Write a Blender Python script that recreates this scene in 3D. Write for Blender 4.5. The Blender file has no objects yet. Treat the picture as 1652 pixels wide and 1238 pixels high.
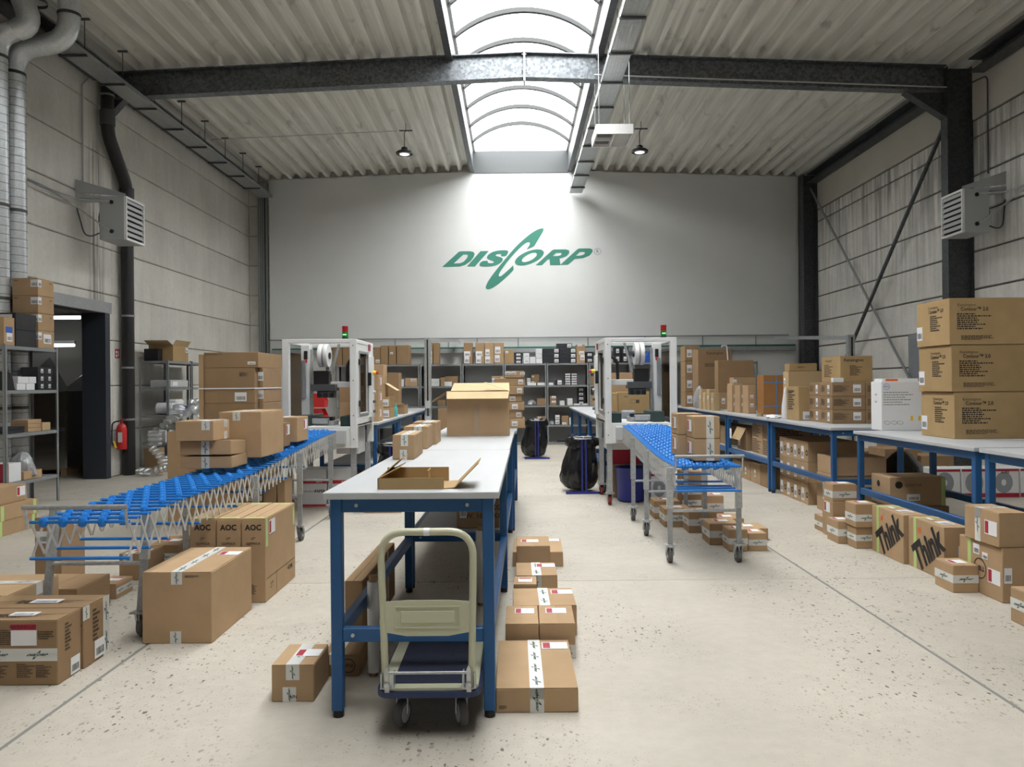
import bpy, math, random
from math import sin, cos, pi, radians as R, sqrt, atan2
from mathutils import Vector, Matrix
random.seed(7)
SC = bpy.context.scene
COL = SC.collection
# ---------------------------------------------------------------- camera
FPX, VPX, VPY, EYE, ROLL = 1240.0, 830.0, 619.0, 1.45, R(0.5)
cam = bpy.data.cameras.new('camera')
cam.sensor_fit = 'HORIZONTAL'; cam.sensor_width = 36.0
cam.lens = FPX / 1652 * 36
cam.shift_x = -(VPX - 826) / 1652
cam.clip_start = 0.05; cam.clip_end = 400
co = bpy.data.objects.new('camera', cam); COL.objects.link(co)
co.location = (0, 0, EYE); co.rotation_euler = (pi / 2, ROLL, 0)
SC.camera = co
# ---------------------------------------------------------------- world, daylight, exposure
W = bpy.data.worlds.new('overcast_sky'); SC.world = W; W.use_nodes = True
bg = W.node_tree.nodes['Background']
_n = W.node_tree.nodes; _l = W.node_tree.links      # overcast sky: zenith brighter than the horizon
_tc = _n.new('ShaderNodeTexCoord'); _sx = _n.new('ShaderNodeSeparateXYZ'); _l.new(_tc.outputs['Generated'], _sx.inputs[0])
_mr = _n.new('ShaderNodeMapRange'); _mr.inputs[1].default_value = 0; _mr.inputs[2].default_value = 1; _mr.inputs[3].default_value = 9.0; _mr.inputs[4].default_value = 14.0
_l.new(_sx.outputs['Z'], _mr.inputs[0]); _l.new(_mr.outputs[0], bg.inputs[1])
bg.inputs[0].default_value = (1.0, 0.995, 0.975, 1)
SC.view_settings.view_transform = 'Standard'; SC.view_settings.look = 'None'
SC.view_settings.gamma = 1.0; SC.view_settings.use_curve_mapping = False
SC.view_settings.exposure = 0.12
SC.cycles.use_denoising = True
SC.cycles.max_bounces = 8; SC.cycles.diffuse_bounces = 5; SC.cycles.transparent_max_bounces = 12
SC.cycles.sample_clamp_indirect = 8.0
SC.cycles.caustics_reflective = False; SC.cycles.caustics_refractive = False
def portal(name, loc, sx, sy, rot):      # guides sampling of the sky through an opening, gives off nothing itself
    l = bpy.data.lights.new(name, 'AREA'); l.shape = 'RECTANGLE'; l.size = sx; l.size_y = sy
    l.cycles.is_portal = True
    o = bpy.data.objects.new(name, l); COL.objects.link(o); o.location = loc; o.rotation_euler = rot
    o['kind'] = 'helper'
portal('skylight_portal', (0.2, 8.7, 7.7), 2.5, 20.8, (0, 0, 0))

# ---------------------------------------------------------------- pixel -> place helpers
def dirv(u, v):
    a = u - VPX; b = VPY - v
    return ((a * cos(ROLL) + b * sin(ROLL)) / FPX, (b * cos(ROLL) - a * sin(ROLL)) / FPX)
def onz(u, v, z=0.0):
    dx, dz = dirv(u, v); t = (z - EYE) / dz
    return Vector((dx * t, t, z))
def onY(u, v, Y):
    dx, dz = dirv(u, v); return Vector((dx * Y, Y, EYE + dz * Y))
def onX(u, v, X):
    dx, dz = dirv(u, v); t = X / dx
    return Vector((X, t, EYE + dz * t))

# ---------------------------------------------------------------- mesh builder
class MB:
    def __init__(s): s.v = []; s.f = []
    def add(s, vs, fs):
        n = len(s.v); s.v += [tuple(p) for p in vs]; s.f += [tuple(i + n for i in f) for f in fs]; return s
    def box(s, x0, x1, y0, y1, z0, z1):
        return s.add([(x0,y0,z0),(x1,y0,z0),(x1,y1,z0),(x0,y1,z0),(x0,y0,z1),(x1,y0,z1),(x1,y1,z1),(x0,y1,z1)],
              [(3,2,1,0),(4,5,6,7),(0,1,5,4),(1,2,6,5),(2,3,7,6),(3,0,4,7)])
    def cbox(s, x0, x1, y0, y1, z0, z1, c=.006):
        X = (x0, x1); Y = (y0, y1); Z = (z0, z1); vs = []; idx = {}
        for i in (0,1):
            for j in (0,1):
                for k in (0,1):
                    p = (X[i], Y[j], Z[k]); sg = (1-2*i, 1-2*j, 1-2*k)
                    for ax in range(3):
                        q = list(p)
                        for a2 in range(3):
                            if a2 != ax: q[a2] += sg[a2] * c
                        idx[(i,j,k,ax)] = len(vs); vs.append(q)
        fs = []
        def quad(ids, nrm):
            a, b, d = (Vector(vs[ids[0]]), Vector(vs[ids[1]]), Vector(vs[ids[2]]))
            if (b-a).cross(d-b).dot(Vector(nrm)) < 0: ids = ids[::-1]
            fs.append(tuple(ids))
        for ax in range(3):
            o = [a for a in range(3) if a != ax]
            for e in (0,1):
                loop = []
                for (p, q) in ((0,0),(1,0),(1,1),(0,1)):
                    key = [0,0,0]; key[ax] = e; key[o[0]] = p; key[o[1]] = q
                    loop.append(idx[(key[0],key[1],key[2],ax)])
                n = [0,0,0]; n[ax] = 2*e-1; quad(loop, n)
            for p in (0,1):
                for q in (0,1):
                    k0 = [0,0,0]; k0[o[0]] = p; k0[o[1]] = q; k0[ax] = 0
                    k1 = list(k0); k1[ax] = 1
                    n = [0,0,0]; n[o[0]] = 2*p-1; n[o[1]] = 2*q-1
                    quad([idx[(*k0,o[0])], idx[(*k1,o[0])], idx[(*k1,o[1])], idx[(*k0,o[1])]], n)
        for i in (0,1):
            for j in (0,1):
                for k in (0,1):
                    quad([idx[(i,j,k,0)], idx[(i,j,k,1)], idx[(i,j,k,2)]], (2*i-1,2*j-1,2*k-1))
        return s.add(vs, fs)
    def bar(s, p, q, w, h, up=(0,0,1)):
        p = Vector(p); q = Vector(q); d = (q-p).normalized(); up = Vector(up)
        if abs(d.dot(up)) > .99: up = Vector((0,1,0))
        a = d.cross(up).normalized() * w/2; b = a.cross(d).normalized() * h/2
        vs = [p-a-b, p+a-b, p+a+b, p-a+b, q-a-b, q+a-b, q+a+b, q-a+b]
        return s.add(vs, [(0,1,2,3),(7,6,5,4),(1,0,4,5),(2,1,5,6),(3,2,6,7),(0,3,7,4)])
    def tube(s, pts, r, n=10, caps=True):
        pts = [Vector(p) for p in pts]; rs = r if isinstance(r, (list, tuple)) else [r]*len(pts)
        rings = []; N = None
        for i, p in enumerate(pts):
            t = ((pts[i]-pts[i-1]).normalized() if i else Vector()) + ((pts[i+1]-pts[i]).normalized() if i < len(pts)-1 else Vector())
            t.normalize()
            if N is None:
                N = t.orthogonal().normalized()
            N = (N - t*N.dot(t)).normalized(); Bn = t.cross(N)
            rings.append([p + (N*cos(2*pi*k/n) + Bn*sin(2*pi*k/n))*rs[i] for k in range(n)])
        vs = [v for rg in rings for v in rg]; fs = []
        for i in range(len(pts)-1):
            for k in range(n):
                k2 = (k+1) % n; fs.append((i*n+k, i*n+k2, (i+1)*n+k2, (i+1)*n+k))
        if caps:
            fs.append(tuple(range(n))[::-1]); fs.append(tuple((len(pts)-1)*n+k for k in range(n)))
        return s.add(vs, fs)
    def lathe(s, prof, n=20, cx=0, cy=0, wob=None):       # prof: (r,z)
        vs = []; fs = []
        for i, (r, z) in enumerate(prof):
            for k in range(n):
                a = 2*pi*k/n; rr = r * (wob(a, i) if wob else 1)
                vs.append((cx+rr*cos(a), cy+rr*sin(a), z))
        for i in range(len(prof)-1):
            for k in range(n):
                k2 = (k+1) % n; fs.append((i*n+k, i*n+k2, (i+1)*n+k2, (i+1)*n+k))
        fs.append(tuple(range(n))[::-1]); fs.append(tuple((len(prof)-1)*n+k for k in range(n)))
        return s.add(vs, fs)
    def prism(s, poly, d0, d1, axis='y'):                  # poly in the two other axes
        def P(a, b, c): return {'y': (a, c, b), 'x': (c, a, b), 'z': (a, b, c)}[axis]
        n = len(poly); vs = [P(a,b,d0) for a,b in poly] + [P(a,b,d1) for a,b in poly]
        fs = [tuple(range(n))[::-1], tuple(range(n, 2*n))] + [(i, (i+1)%n, n+(i+1)%n, n+i) for i in range(n)]
        return s.add(vs, fs)
    def mesh(s, name, mat=None, smooth=False):
        m = bpy.data.meshes.new(name); m.from_pydata(s.v, [], s.f); m.validate()
        if mat: m.materials.append(mat)
        if smooth:
            m.polygons.foreach_set('use_smooth', [True]*len(m.polygons))
            try: m.set_sharp_from_angle(angle=R(40))
            except Exception: pass
        import bmesh
        b = bmesh.new(); b.from_mesh(m); bmesh.ops.recalc_face_normals(b, faces=b.faces); b.to_mesh(m); b.free()
        return m
    def build(s, name, mat, parent=None, loc=(0,0,0), rz=0, smooth=False):
        return link(name, s.mesh(name, mat, smooth), parent, loc, (0,0,rz))
def link(name, data, parent=None, loc=(0,0,0), rot=(0,0,0), scale=(1,1,1)):
    o = bpy.data.objects.new(name, data); COL.objects.link(o)
    o.location = loc; o.rotation_euler = rot; o.scale = scale
    if parent: o.parent = parent
    return o
def linkm(name, data, parent, M):
    o = bpy.data.objects.new(name, data); COL.objects.link(o)
    if parent: o.parent = parent
    o.matrix_local = M
    return o
def tag(o, label, cat, group=None, kind=None):
    o['label'] = label; o['category'] = cat
    if group: o['group'] = group
    if kind: o['kind'] = kind
    return o
def thing(name, label, cat, loc=(0,0,0), rz=0, group=None):
    o = bpy.data.objects.new(name, None); COL.objects.link(o); o.empty_display_size = .1
    o.location = loc; o.rotation_euler = (0,0,rz)
    return tag(o, label, cat, group)
def struct(o): o['kind'] = 'structure'; return o
def copy_tree(o, loc=None, rz=None, label=None, parent=None):
    c = o.copy(); COL.objects.link(c)
    if parent: c.parent = parent
    if loc is not None: c.location = loc
    if rz is not None: c.rotation_euler = (0,0,rz)
    if label: c['label'] = label
    for ch in list(o.children): copy_tree(ch, parent=c)
    return c

# ---------------------------------------------------------------- materials
def mat(name, col, rough=.6, metal=0, alpha=1, noise=None, rnd=0, bump=0, bscale=40, spec=.5, coord='Object'):
    """noise=(scale, amount[, stretch xyz]); rnd = value change from thing to thing"""
    m = bpy.data.materials.new(name); m.use_nodes = True; nt = m.node_tree; N = nt.nodes; L = nt.links
    b = N['Principled BSDF']; b.inputs['Roughness'].default_value = rough; b.inputs['Metallic'].default_value = metal
    b.inputs['Alpha'].default_value = alpha; b.inputs['Specular IOR Level'].default_value = spec
    b.inputs['Base Color'].default_value = (*col, 1)
    out = None
    tc = N.new('ShaderNodeTexCoord')
    if noise:
        mp = N.new('ShaderNodeMapping'); L.new(tc.outputs[coord], mp.inputs[0])
        if len(noise) > 2: mp.inputs['Scale'].default_value = noise[2]
        nz = N.new('ShaderNodeTexNoise'); nz.inputs['Scale'].default_value = noise[0]; nz.inputs['Detail'].default_value = 5
        L.new(mp.outputs[0], nz.inputs['Vector'])
        mr = N.new('ShaderNodeMapRange'); mr.inputs[1].default_value = .3; mr.inputs[2].default_value = .7
        mr.inputs[3].default_value = 1-noise[1]; mr.inputs[4].default_value = 1+noise[1]
        L.new(nz.outputs['Fac'], mr.inputs[0]); out = mr.outputs[0]
    if rnd:
        oi = N.new('ShaderNodeObjectInfo'); m2 = N.new('ShaderNodeMapRange')
        m2.inputs[3].default_value = 1-rnd; m2.inputs[4].default_value = 1+rnd
        L.new(oi.outputs['Random'], m2.inputs[0])
        if out is not None:
            mm = N.new('ShaderNodeMath'); mm.operation = 'MULTIPLY'; L.new(out, mm.inputs[0]); L.new(m2.outputs[0], mm.inputs[1]); out = mm.outputs[0]
        else: out = m2.outputs[0]
    if out is not None:
        vm = N.new('ShaderNodeVectorMath'); vm.operation = 'SCALE'; vm.inputs[0].default_value = col
        L.new(out, vm.inputs['Scale']); L.new(vm.outputs[0], b.inputs['Base Color'])
    if bump:
        n2 = N.new('ShaderNodeTexNoise'); n2.inputs['Scale'].default_value = bscale; L.new(tc.outputs[coord], n2.inputs['Vector'])
        bp = N.new('ShaderNodeBump'); bp.inputs['Strength'].default_value = bump; bp.inputs['Distance'].default_value = .01
        L.new(n2.outputs['Fac'], bp.inputs['Height']); L.new(bp.outputs[0], b.inputs['Normal'])
    return m
def emit(name, col, s):
    m = bpy.data.materials.new(name); m.use_nodes = True; b = m.node_tree.nodes['Principled BSDF']
    b.inputs['Base Color'].default_value = (*col, 1); b.inputs['Emission Color'].default_value = (*col, 1); b.inputs['Emission Strength'].default_value = s
    return m
def galv_mat(name, lo, hi, rough=.42, scale=55, metal=.75):     # zinc spangle
    m = bpy.data.materials.new(name); m.use_nodes = True; nt = m.node_tree; N = nt.nodes; L = nt.links; b = N['Principled BSDF']
    b.inputs['Metallic'].default_value = metal; b.inputs['Roughness'].default_value = rough
    tc = N.new('ShaderNodeTexCoord'); v = N.new('ShaderNodeTexVoronoi'); v.inputs['Scale'].default_value = scale
    n = N.new('ShaderNodeTexNoise'); n.inputs['Scale'].default_value = 3; n.inputs['Detail'].default_value = 6
    L.new(tc.outputs['Object'], v.inputs['Vector']); L.new(tc.outputs['Object'], n.inputs['Vector'])
    sp = N.new('ShaderNodeSeparateColor'); L.new(v.outputs['Color'], sp.inputs[0])
    ad = N.new('ShaderNodeMath'); ad.operation = 'MULTIPLY_ADD'; L.new(sp.outputs[0], ad.inputs[0]); ad.inputs[1].default_value = .6
    ml = N.new('ShaderNodeMath'); ml.operation = 'MULTIPLY'; L.new(n.outputs['Fac'], ml.inputs[0]); ml.inputs[1].default_value = .4; L.new(ml.outputs[0], ad.inputs[2])
    cr = N.new('ShaderNodeMix'); cr.data_type = 'RGBA'; L.new(ad.outputs[0], cr.inputs['Factor'])
    cr.inputs['A'].default_value = (*lo, 1); cr.inputs['B'].default_value = (*hi, 1); L.new(cr.outputs['Result'], b.inputs['Base Color'])
    return m
def concrete_mat(name, base, amount, streak=0.0, tint=(.35,.33,.3), pits=False, spot=None, rough=.85):
    m = bpy.data.materials.new(name); m.use_nodes = True; nt = m.node_tree; N = nt.nodes; L = nt.links; b = N['Principled BSDF']
    b.inputs['Roughness'].default_value = rough; b.inputs['Specular IOR Level'].default_value = .25
    g = N.new('ShaderNodeNewGeometry'); P = g.outputs['Position']
    def noise(scale, detail=6, stretch=None, rg=.6):
        n = N.new('ShaderNodeTexNoise'); n.inputs['Scale'].default_value = scale; n.inputs['Detail'].default_value = detail; n.inputs['Roughness'].default_value = rg
        if stretch:
            mp = N.new('ShaderNodeMapping'); mp.inputs['Scale'].default_value = stretch; L.new(P, mp.inputs[0]); L.new(mp.outputs[0], n.inputs['Vector'])
        else: L.new(P, n.inputs['Vector'])
        return n.outputs['Fac']
    def ramp(x, a, bb, lo, hi):
        r = N.new('ShaderNodeMapRange'); r.inputs[1].default_value = a; r.inputs[2].default_value = bb; r.inputs[3].default_value = lo; r.inputs[4].default_value = hi
        L.new(x, r.inputs[0]); return r.outputs[0]
    def mul(x, y):
        q = N.new('ShaderNodeMath'); q.operation = 'MULTIPLY'; L.new(x, q.inputs[0]); L.new(y, q.inputs[1]); return q.outputs[0]
    val = mul(ramp(noise(.9), .3, .7, 1-amount, 1+amount), ramp(noise(14, 4), .3, .7, 1-amount*.5, 1+amount*.5))
    if not pits: val = mul(val, ramp(noise(5, 3, (1, 1, .12)), .35, .7, 1+amount*.4, 1-amount*.6))
    oi = N.new('ShaderNodeObjectInfo'); val = mul(val, ramp(oi.outputs['Random'], 0, 1, .96, 1.04))
    vm = N.new('ShaderNodeVectorMath'); vm.operation = 'SCALE'; vm.inputs[0].default_value = base; L.new(val, vm.inputs['Scale'])
    colr = vm.outputs[0]
    def mix(fac, c):
        x = N.new('ShaderNodeMix'); x.data_type = 'RGBA'; L.new(fac, x.inputs['Factor']); L.new(colr, x.inputs['A']); x.inputs['B'].default_value = (*c, 1); return x.outputs['Result']
    if streak:       # rain-run dirt below the top joint
        sx = N.new('ShaderNodeSeparateXYZ'); L.new(P, sx.inputs[0])
        s1 = ramp(noise(9, 5, (1, 1, .06)), .40, .60, 0, 1)
        hz = ramp(sx.outputs['Z'], 2.6, 5.3, 0.10, 1)
        lim = ramp(sx.outputs['Z'], 5.62, 5.56, 0, 1)
        f = mul(mul(mul(s1, hz), lim), ramp(noise(.7, 2), .3, .6, .35, 1))
        f2 = N.new('ShaderNodeMath'); f2.operation = 'MULTIPLY'; L.new(f, f2.inputs[0]); f2.inputs[1].default_value = streak
        colr = mix(f2.outputs[0], tint)
    if spot is not None:       # dark run-down stain on the wall below the tray
        sx = N.new('ShaderNodeSeparateXYZ'); L.new(P, sx.inputs[0])
        d1 = N.new('ShaderNodeMath'); d1.operation = 'SUBTRACT'; L.new(sx.outputs['Y'], d1.inputs[0]); d1.inputs[1].default_value = spot
        d2 = N.new('ShaderNodeMath'); d2.operation = 'ABSOLUTE'; L.new(d1.outputs[0], d2.inputs[0])
        f = mul(mul(ramp(d2.outputs[0], .08, .3, 1, 0), ramp(noise(6, 4, (1, 2.5, .1)), .42, .6, 0, .75)), ramp(sx.outputs['Z'], 5.4, 5.0, 0, 1))
        colr = mix(f, (.12,.11,.10))
    if pits:         # worn patches where the dark aggregate shows
        vo = N.new('ShaderNodeTexVoronoi'); vo.inputs['Scale'].default_value = 34
        mp = N.new('ShaderNodeMapping'); mp.inputs['Scale'].default_value = (1.25, .8, 1); L.new(P, mp.inputs[0])
        wz = N.new('ShaderNodeTexNoise'); wz.inputs['Scale'].default_value = 30; L.new(P, wz.inputs['Vector'])
        va = N.new('ShaderNodeVectorMath'); va.operation = 'MULTIPLY_ADD'; L.new(wz.outputs['Color'], va.inputs[0]); va.inputs[1].default_value = (.03,.03,0); L.new(mp.outputs[0], va.inputs[2])
        L.new(va.outputs[0], vo.inputs['Vector'])
        sp = N.new('ShaderNodeSeparateColor'); L.new(vo.outputs['Color'], sp.inputs[0])
        size = ramp(sp.outputs[0], .25, 1, 0.0, .36)
        lt = N.new('ShaderNodeMath'); lt.operation = 'LESS_THAN'; L.new(vo.outputs['Distance'], lt.inputs[0]); L.new(size, lt.inputs[1])
        zone = ramp(noise(.62, 3), .455, .56, 0, 1)
        fine = N.new('ShaderNodeTexVoronoi'); fine.inputs['Scale'].default_value = 95; L.new(P, fine.inputs['Vector'])
        fs = N.new('ShaderNodeSeparateColor'); L.new(fine.outputs['Color'], fs.inputs[0])
        lt2 = N.new('ShaderNodeMath'); lt2.operation = 'LESS_THAN'; L.new(fine.outputs['Distance'], lt2.inputs[0]); L.new(ramp(fs.outputs[1], .5, 1, 0, .35), lt2.inputs[1])
        zone2 = ramp(noise(.62, 3), .41, .53, 0, .85)
        fac = N.new('ShaderNodeMath'); fac.operation = 'MAXIMUM'; L.new(mul(lt.outputs[0], zone), fac.inputs[0]); L.new(mul(lt2.outputs[0], zone2), fac.inputs[1])
        dk = N.new('ShaderNodeMix'); dk.data_type = 'RGBA'; L.new(sp.outputs[2], dk.inputs['Factor']); dk.inputs['A'].default_value = (.13,.11,.09,1); dk.inputs['B'].default_value = (.30,.26,.205,1)
        x = N.new('ShaderNodeMix'); x.data_type = 'RGBA'; L.new(fac.outputs[0], x.inputs['Factor']); L.new(colr, x.inputs['A']); L.new(dk.outputs['Result'], x.inputs['B']); colr = x.outputs['Result']
        bp = N.new('ShaderNodeBump'); bp.invert = True; bp.inputs['Strength'].default_value = .35; bp.inputs['Distance'].default_value = .004
        L.new(fac.outputs[0], bp.inputs['Height']); L.new(bp.outputs[0], b.inputs['Normal'])
        L.new(ramp(noise(.8, 4), .35, .65, rough-.18, rough+.1), b.inputs['Roughness'])
    L.new(colr, b.inputs['Base Color'])
    return m
def sheet_mat(name, base):       # coated roof sheeting with lengthwise streaks and dark blotches
    m = bpy.data.materials.new(name); m.use_nodes = True; nt = m.node_tree; N = nt.nodes; L = nt.links; b = N['Principled BSDF']
    b.inputs['Roughness'].default_value = .5; b.inputs['Metallic'].default_value = .1
    g = N.new('ShaderNodeNewGeometry'); val = None
    for sc, st, a, bb, lo, hi in ((6, (3,.12,1), .3, .7, .86, 1.1), (3.2, (1,.6,1), .62, .75, 1, .62)):
        mp = N.new('ShaderNodeMapping'); mp.inputs['Scale'].default_value = st; L.new(g.outputs['Position'], mp.inputs[0])
        n = N.new('ShaderNodeTexNoise'); n.inputs['Scale'].default_value = sc; n.inputs['Detail'].default_value = 4; L.new(mp.outputs[0], n.inputs['Vector'])
        r = N.new('ShaderNodeMapRange'); r.inputs[1].default_value = a; r.inputs[2].default_value = bb; r.inputs[3].default_value = lo; r.inputs[4].default_value = hi; L.new(n.outputs['Fac'], r.inputs[0])
        if val is None: val = r.outputs[0]
        else:
            q = N.new('ShaderNodeMath'); q.operation = 'MULTIPLY'; L.new(val, q.inputs[0]); L.new(r.outputs[0], q.inputs[1]); val = q.outputs[0]
    vm = N.new('ShaderNodeVectorMath'); vm.operation = 'SCALE'; vm.inputs[0].default_value = base; L.new(val, vm.inputs['Scale']); L.new(vm.outputs[0], b.inputs['Base Color'])
    return m
def clear_mat(name, col, clear, rough=.15, milky=0.0):        # thin see-through sheet
    m = bpy.data.materials.new(name); m.use_nodes = True; nt = m.node_tree; N = nt.nodes; L = nt.links
    N.remove(N['Principled BSDF']); out = N['Material Output']
    t = N.new('ShaderNodeBsdfTransparent'); t.inputs[0].default_value = (*col, 1)
    g = N.new('ShaderNodeBsdfGlossy') if not milky else N.new('ShaderNodeBsdfTranslucent')
    g.inputs[0].default_value = (*col, 1)
    if not milky: g.inputs['Roughness'].default_value = rough
    x = N.new('ShaderNodeMixShader'); x.inputs[0].default_value = clear; L.new(g.outputs[0], x.inputs[1]); L.new(t.outputs[0], x.inputs[2])
    L.new(x.outputs[0], out.inputs[0]); return m
M = {}
M['floor'] = concrete_mat('floor_concrete', (.45,.415,.36), .10, pits=True, rough=.62)
M['joint'] = mat('joint_filler', (.20,.195,.18), .8)
M['wallL'] = concrete_mat('wall_concrete', (.66,.645,.60), .09, spot=11.95)
M['wallR'] = concrete_mat('wall_concrete_stained', (.78,.765,.73), .10, streak=.7, tint=(.10,.095,.085))
M['cream'] = mat('cream_cladding', (.55,.52,.46), .7, noise=(2,.05))
M['jointdark'] = mat('panel_joint', (.13,.125,.12), .9)
M['white_wall'] = mat('white_wall_paint', (.67,.68,.68), .85, noise=(1.5,.02), spec=.1)
M['sheet'] = sheet_mat('roof_sheeting', (.76,.75,.70))
M['steel'] = galv_mat('weathered_steel', (.055,.06,.065), (.13,.14,.15), .5, 30, .5)
M['beam'] = galv_mat('spangled_beam', (.06,.065,.075), (.24,.26,.28), .38, 26, .6)
M['galv'] = galv_mat('galvanised_steel', (.42,.44,.45), (.62,.64,.65), .38, 60, .7)
M['galvd'] = galv_mat('dull_galvanised', (.30,.31,.32), (.42,.43,.44), .5, 60, .5)
M['duct'] = galv_mat('spiral_duct_zinc', (.62,.65,.68), (.80,.83,.86), .3, 40, .6)
M['poly'] = clear_mat('polycarbonate_pane', (.96,.98,.98), .45, milky=1)
M['film'] = clear_mat('clear_film', (.93,.95,.97), .62, .12)
M['tint'] = clear_mat('tinted_acrylic', (.52,.47,.42), .86, .05)
M['black'] = mat('black_plastic', (.012,.012,.014), .45)
M['blackpipe'] = mat('black_pipe', (.018,.018,.02), .4, rnd=.1)
M['bag'] = mat('black_bin_liner', (.012,.012,.013), .22, bump=.35, bscale=22)
M['dgrey'] = mat('dark_grey', (.07,.075,.08), .55)
M['grey'] = mat('mid_grey', (.26,.27,.28), .55)
M['lgrey'] = mat('light_grey', (.5,.51,.52), .5)
M['heater'] = mat('heater_grey', (.40,.42,.43), .5)
M['white'] = mat('white_enamel', (.80,.80,.80), .42)
M['ivory'] = mat('machine_white', (.76,.77,.77), .4)
M['topw'] = mat('table_laminate', (.445,.455,.475), .45, spec=.25, noise=(9,.035,(1,.2,1)))
M['blue'] = mat('blue_frame', (.012,.085,.24), .42, rnd=.12)
M['blue2'] = mat('blue_stand', (.022,.03,.22), .4)
M['wheel'] = mat('skate_blue', (.015,.19,.62), .35)
M['navy'] = mat('navy_rubber', (.016,.022,.055), .75, noise=(80,.25))
M['celadon'] = mat('pale_green_enamel', (.52,.52,.38), .42)
M['rubber'] = mat('grey_rubber', (.12,.12,.125), .7)
M['red'] = mat('red_plastic', (.55,.02,.02), .4)
M['redlab'] = mat('red_print', (.36,.012,.035), .6)
M['yellow'] = mat('yellow_plastic', (.8,.55,.03), .45)
M['green'] = mat('logo_green', (.035,.21,.155), .6)
M['dkgreen'] = mat('tape_green', (.012,.07,.05), .6)
M['belt'] = mat('dark_green_belt', (.02,.045,.042), .6)
M['paper'] = mat('white_paper', (.78,.78,.80), .6)
M['tape'] = mat('white_tape', (.66,.66,.64), .35, rnd=.05)
M['cltape'] = mat('parcel_tape', (.40,.29,.19), .25)
M['lime'] = mat('lime_tape', (.46,.62,.22), .4)
M['ink'] = mat('black_ink', (.016,.013,.012), .7)
M['inkbr'] = mat('brown_ink', (.07,.045,.028), .7)
M['orange'] = mat('orange_print', (.75,.13,.02), .5)
M['bluep'] = mat('blue_print', (.03,.12,.5), .5)
M['teal'] = mat('teal_plastic', (.08,.42,.42), .35)
M['wood'] = mat('pallet_wood', (.38,.26,.15), .8, noise=(12,.2,(1,8,8)))
def kraft(name, c, rnd=.07): return mat(name, c, .85, noise=(7,.05), rnd=rnd, spec=.12)
M['k1'] = kraft('kraft_board', (.425,.29,.172))
M['k2'] = kraft('kraft_board_dark', (.31,.205,.118))
M['k3'] = kraft('kraft_board_pale', (.45,.33,.19))
M['k4'] = kraft('kraft_board_golden', (.40,.275,.14))
M['k5'] = kraft('kraft_board_rust', (.34,.165,.06))
M['kin'] = kraft('board_inside', (.62,.48,.29))
M['bk'] = mat('black_board', (.018,.02,.026), .5, rnd=.2)
M['wh'] = mat('white_board', (.74,.75,.77), .5, rnd=.04)
M['gb'] = mat('grey_board', (.30,.32,.36), .5)
M['door'] = mat('door_grey', (.30,.32,.34), .5)
M['tube'] = emit('fluorescent_tube', (.95,.98,1), 6)
M['led'] = emit('led_lens', (1,.98,.95), 1.0)
M['sigr'] = mat('signal_red', (.35,.01,.015), .25)
M['sigg'] = mat('signal_green', (.01,.16,.02), .25)
M['siglit'] = emit('signal_green_lit', (.35,.9,.4), .9)

# ---------------------------------------------------------------- lettering and marks (flat print)
def curve_mesh(name, rings, m, smooth_rings=()):
    cu = bpy.data.curves.new(name, 'CURVE'); cu.dimensions = '2D'; cu.fill_mode = 'BOTH'
    for i, r in enumerate(rings):
        for _ in range(2 if i in smooth_rings else 0):
            q = []
            for a, b in zip(r, r[1:] + r[:1]):
                q += [(a[0]*.75+b[0]*.25, a[1]*.75+b[1]*.25), (a[0]*.25+b[0]*.75, a[1]*.25+b[1]*.75)]
            r = q
        s = cu.splines.new('POLY'); s.points.add(len(r)-1)
        for p, (x, y) in zip(s.points, r): p.co = (x, y, 0, 1)
        s.use_cyclic_u = True
    o = bpy.data.objects.new(name, cu); COL.objects.link(o)
    me = bpy.data.meshes.new_from_object(o.evaluated_get(bpy.context.evaluated_depsgraph_get()))
    bpy.data.objects.remove(o); bpy.data.curves.remove(cu)
    me.name = name; me.materials.clear(); me.materials.append(m); return me
_txt = {}
def text_mesh(s, m, bold=0.0, spacing=1.0, res=2):
    k = (s, m.name, bold, spacing)
    if k in _txt: return _txt[k]
    cu = bpy.data.curves.new('lettering', 'FONT'); cu.body = s; cu.size = 1; cu.align_x = 'CENTER'; cu.align_y = 'CENTER'
    cu.offset = bold; cu.space_character = spacing; cu.resolution_u = res
    o = bpy.data.objects.new('lettering', cu); COL.objects.link(o)
    me = bpy.data.meshes.new_from_object(o.evaluated_get(bpy.context.evaluated_depsgraph_get()))
    bpy.data.objects.remove(o); bpy.data.curves.remove(cu)
    me.name = 'lettering'; me.materials.clear(); me.materials.append(m); _txt[k] = me; return me
def ell(cx, cy, a, sk, b, n=28): return [(cx + a*cos(2*pi*k/n) + sk*sin(2*pi*k/n), cy - b*sin(2*pi*k/n)) for k in range(n)]
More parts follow.
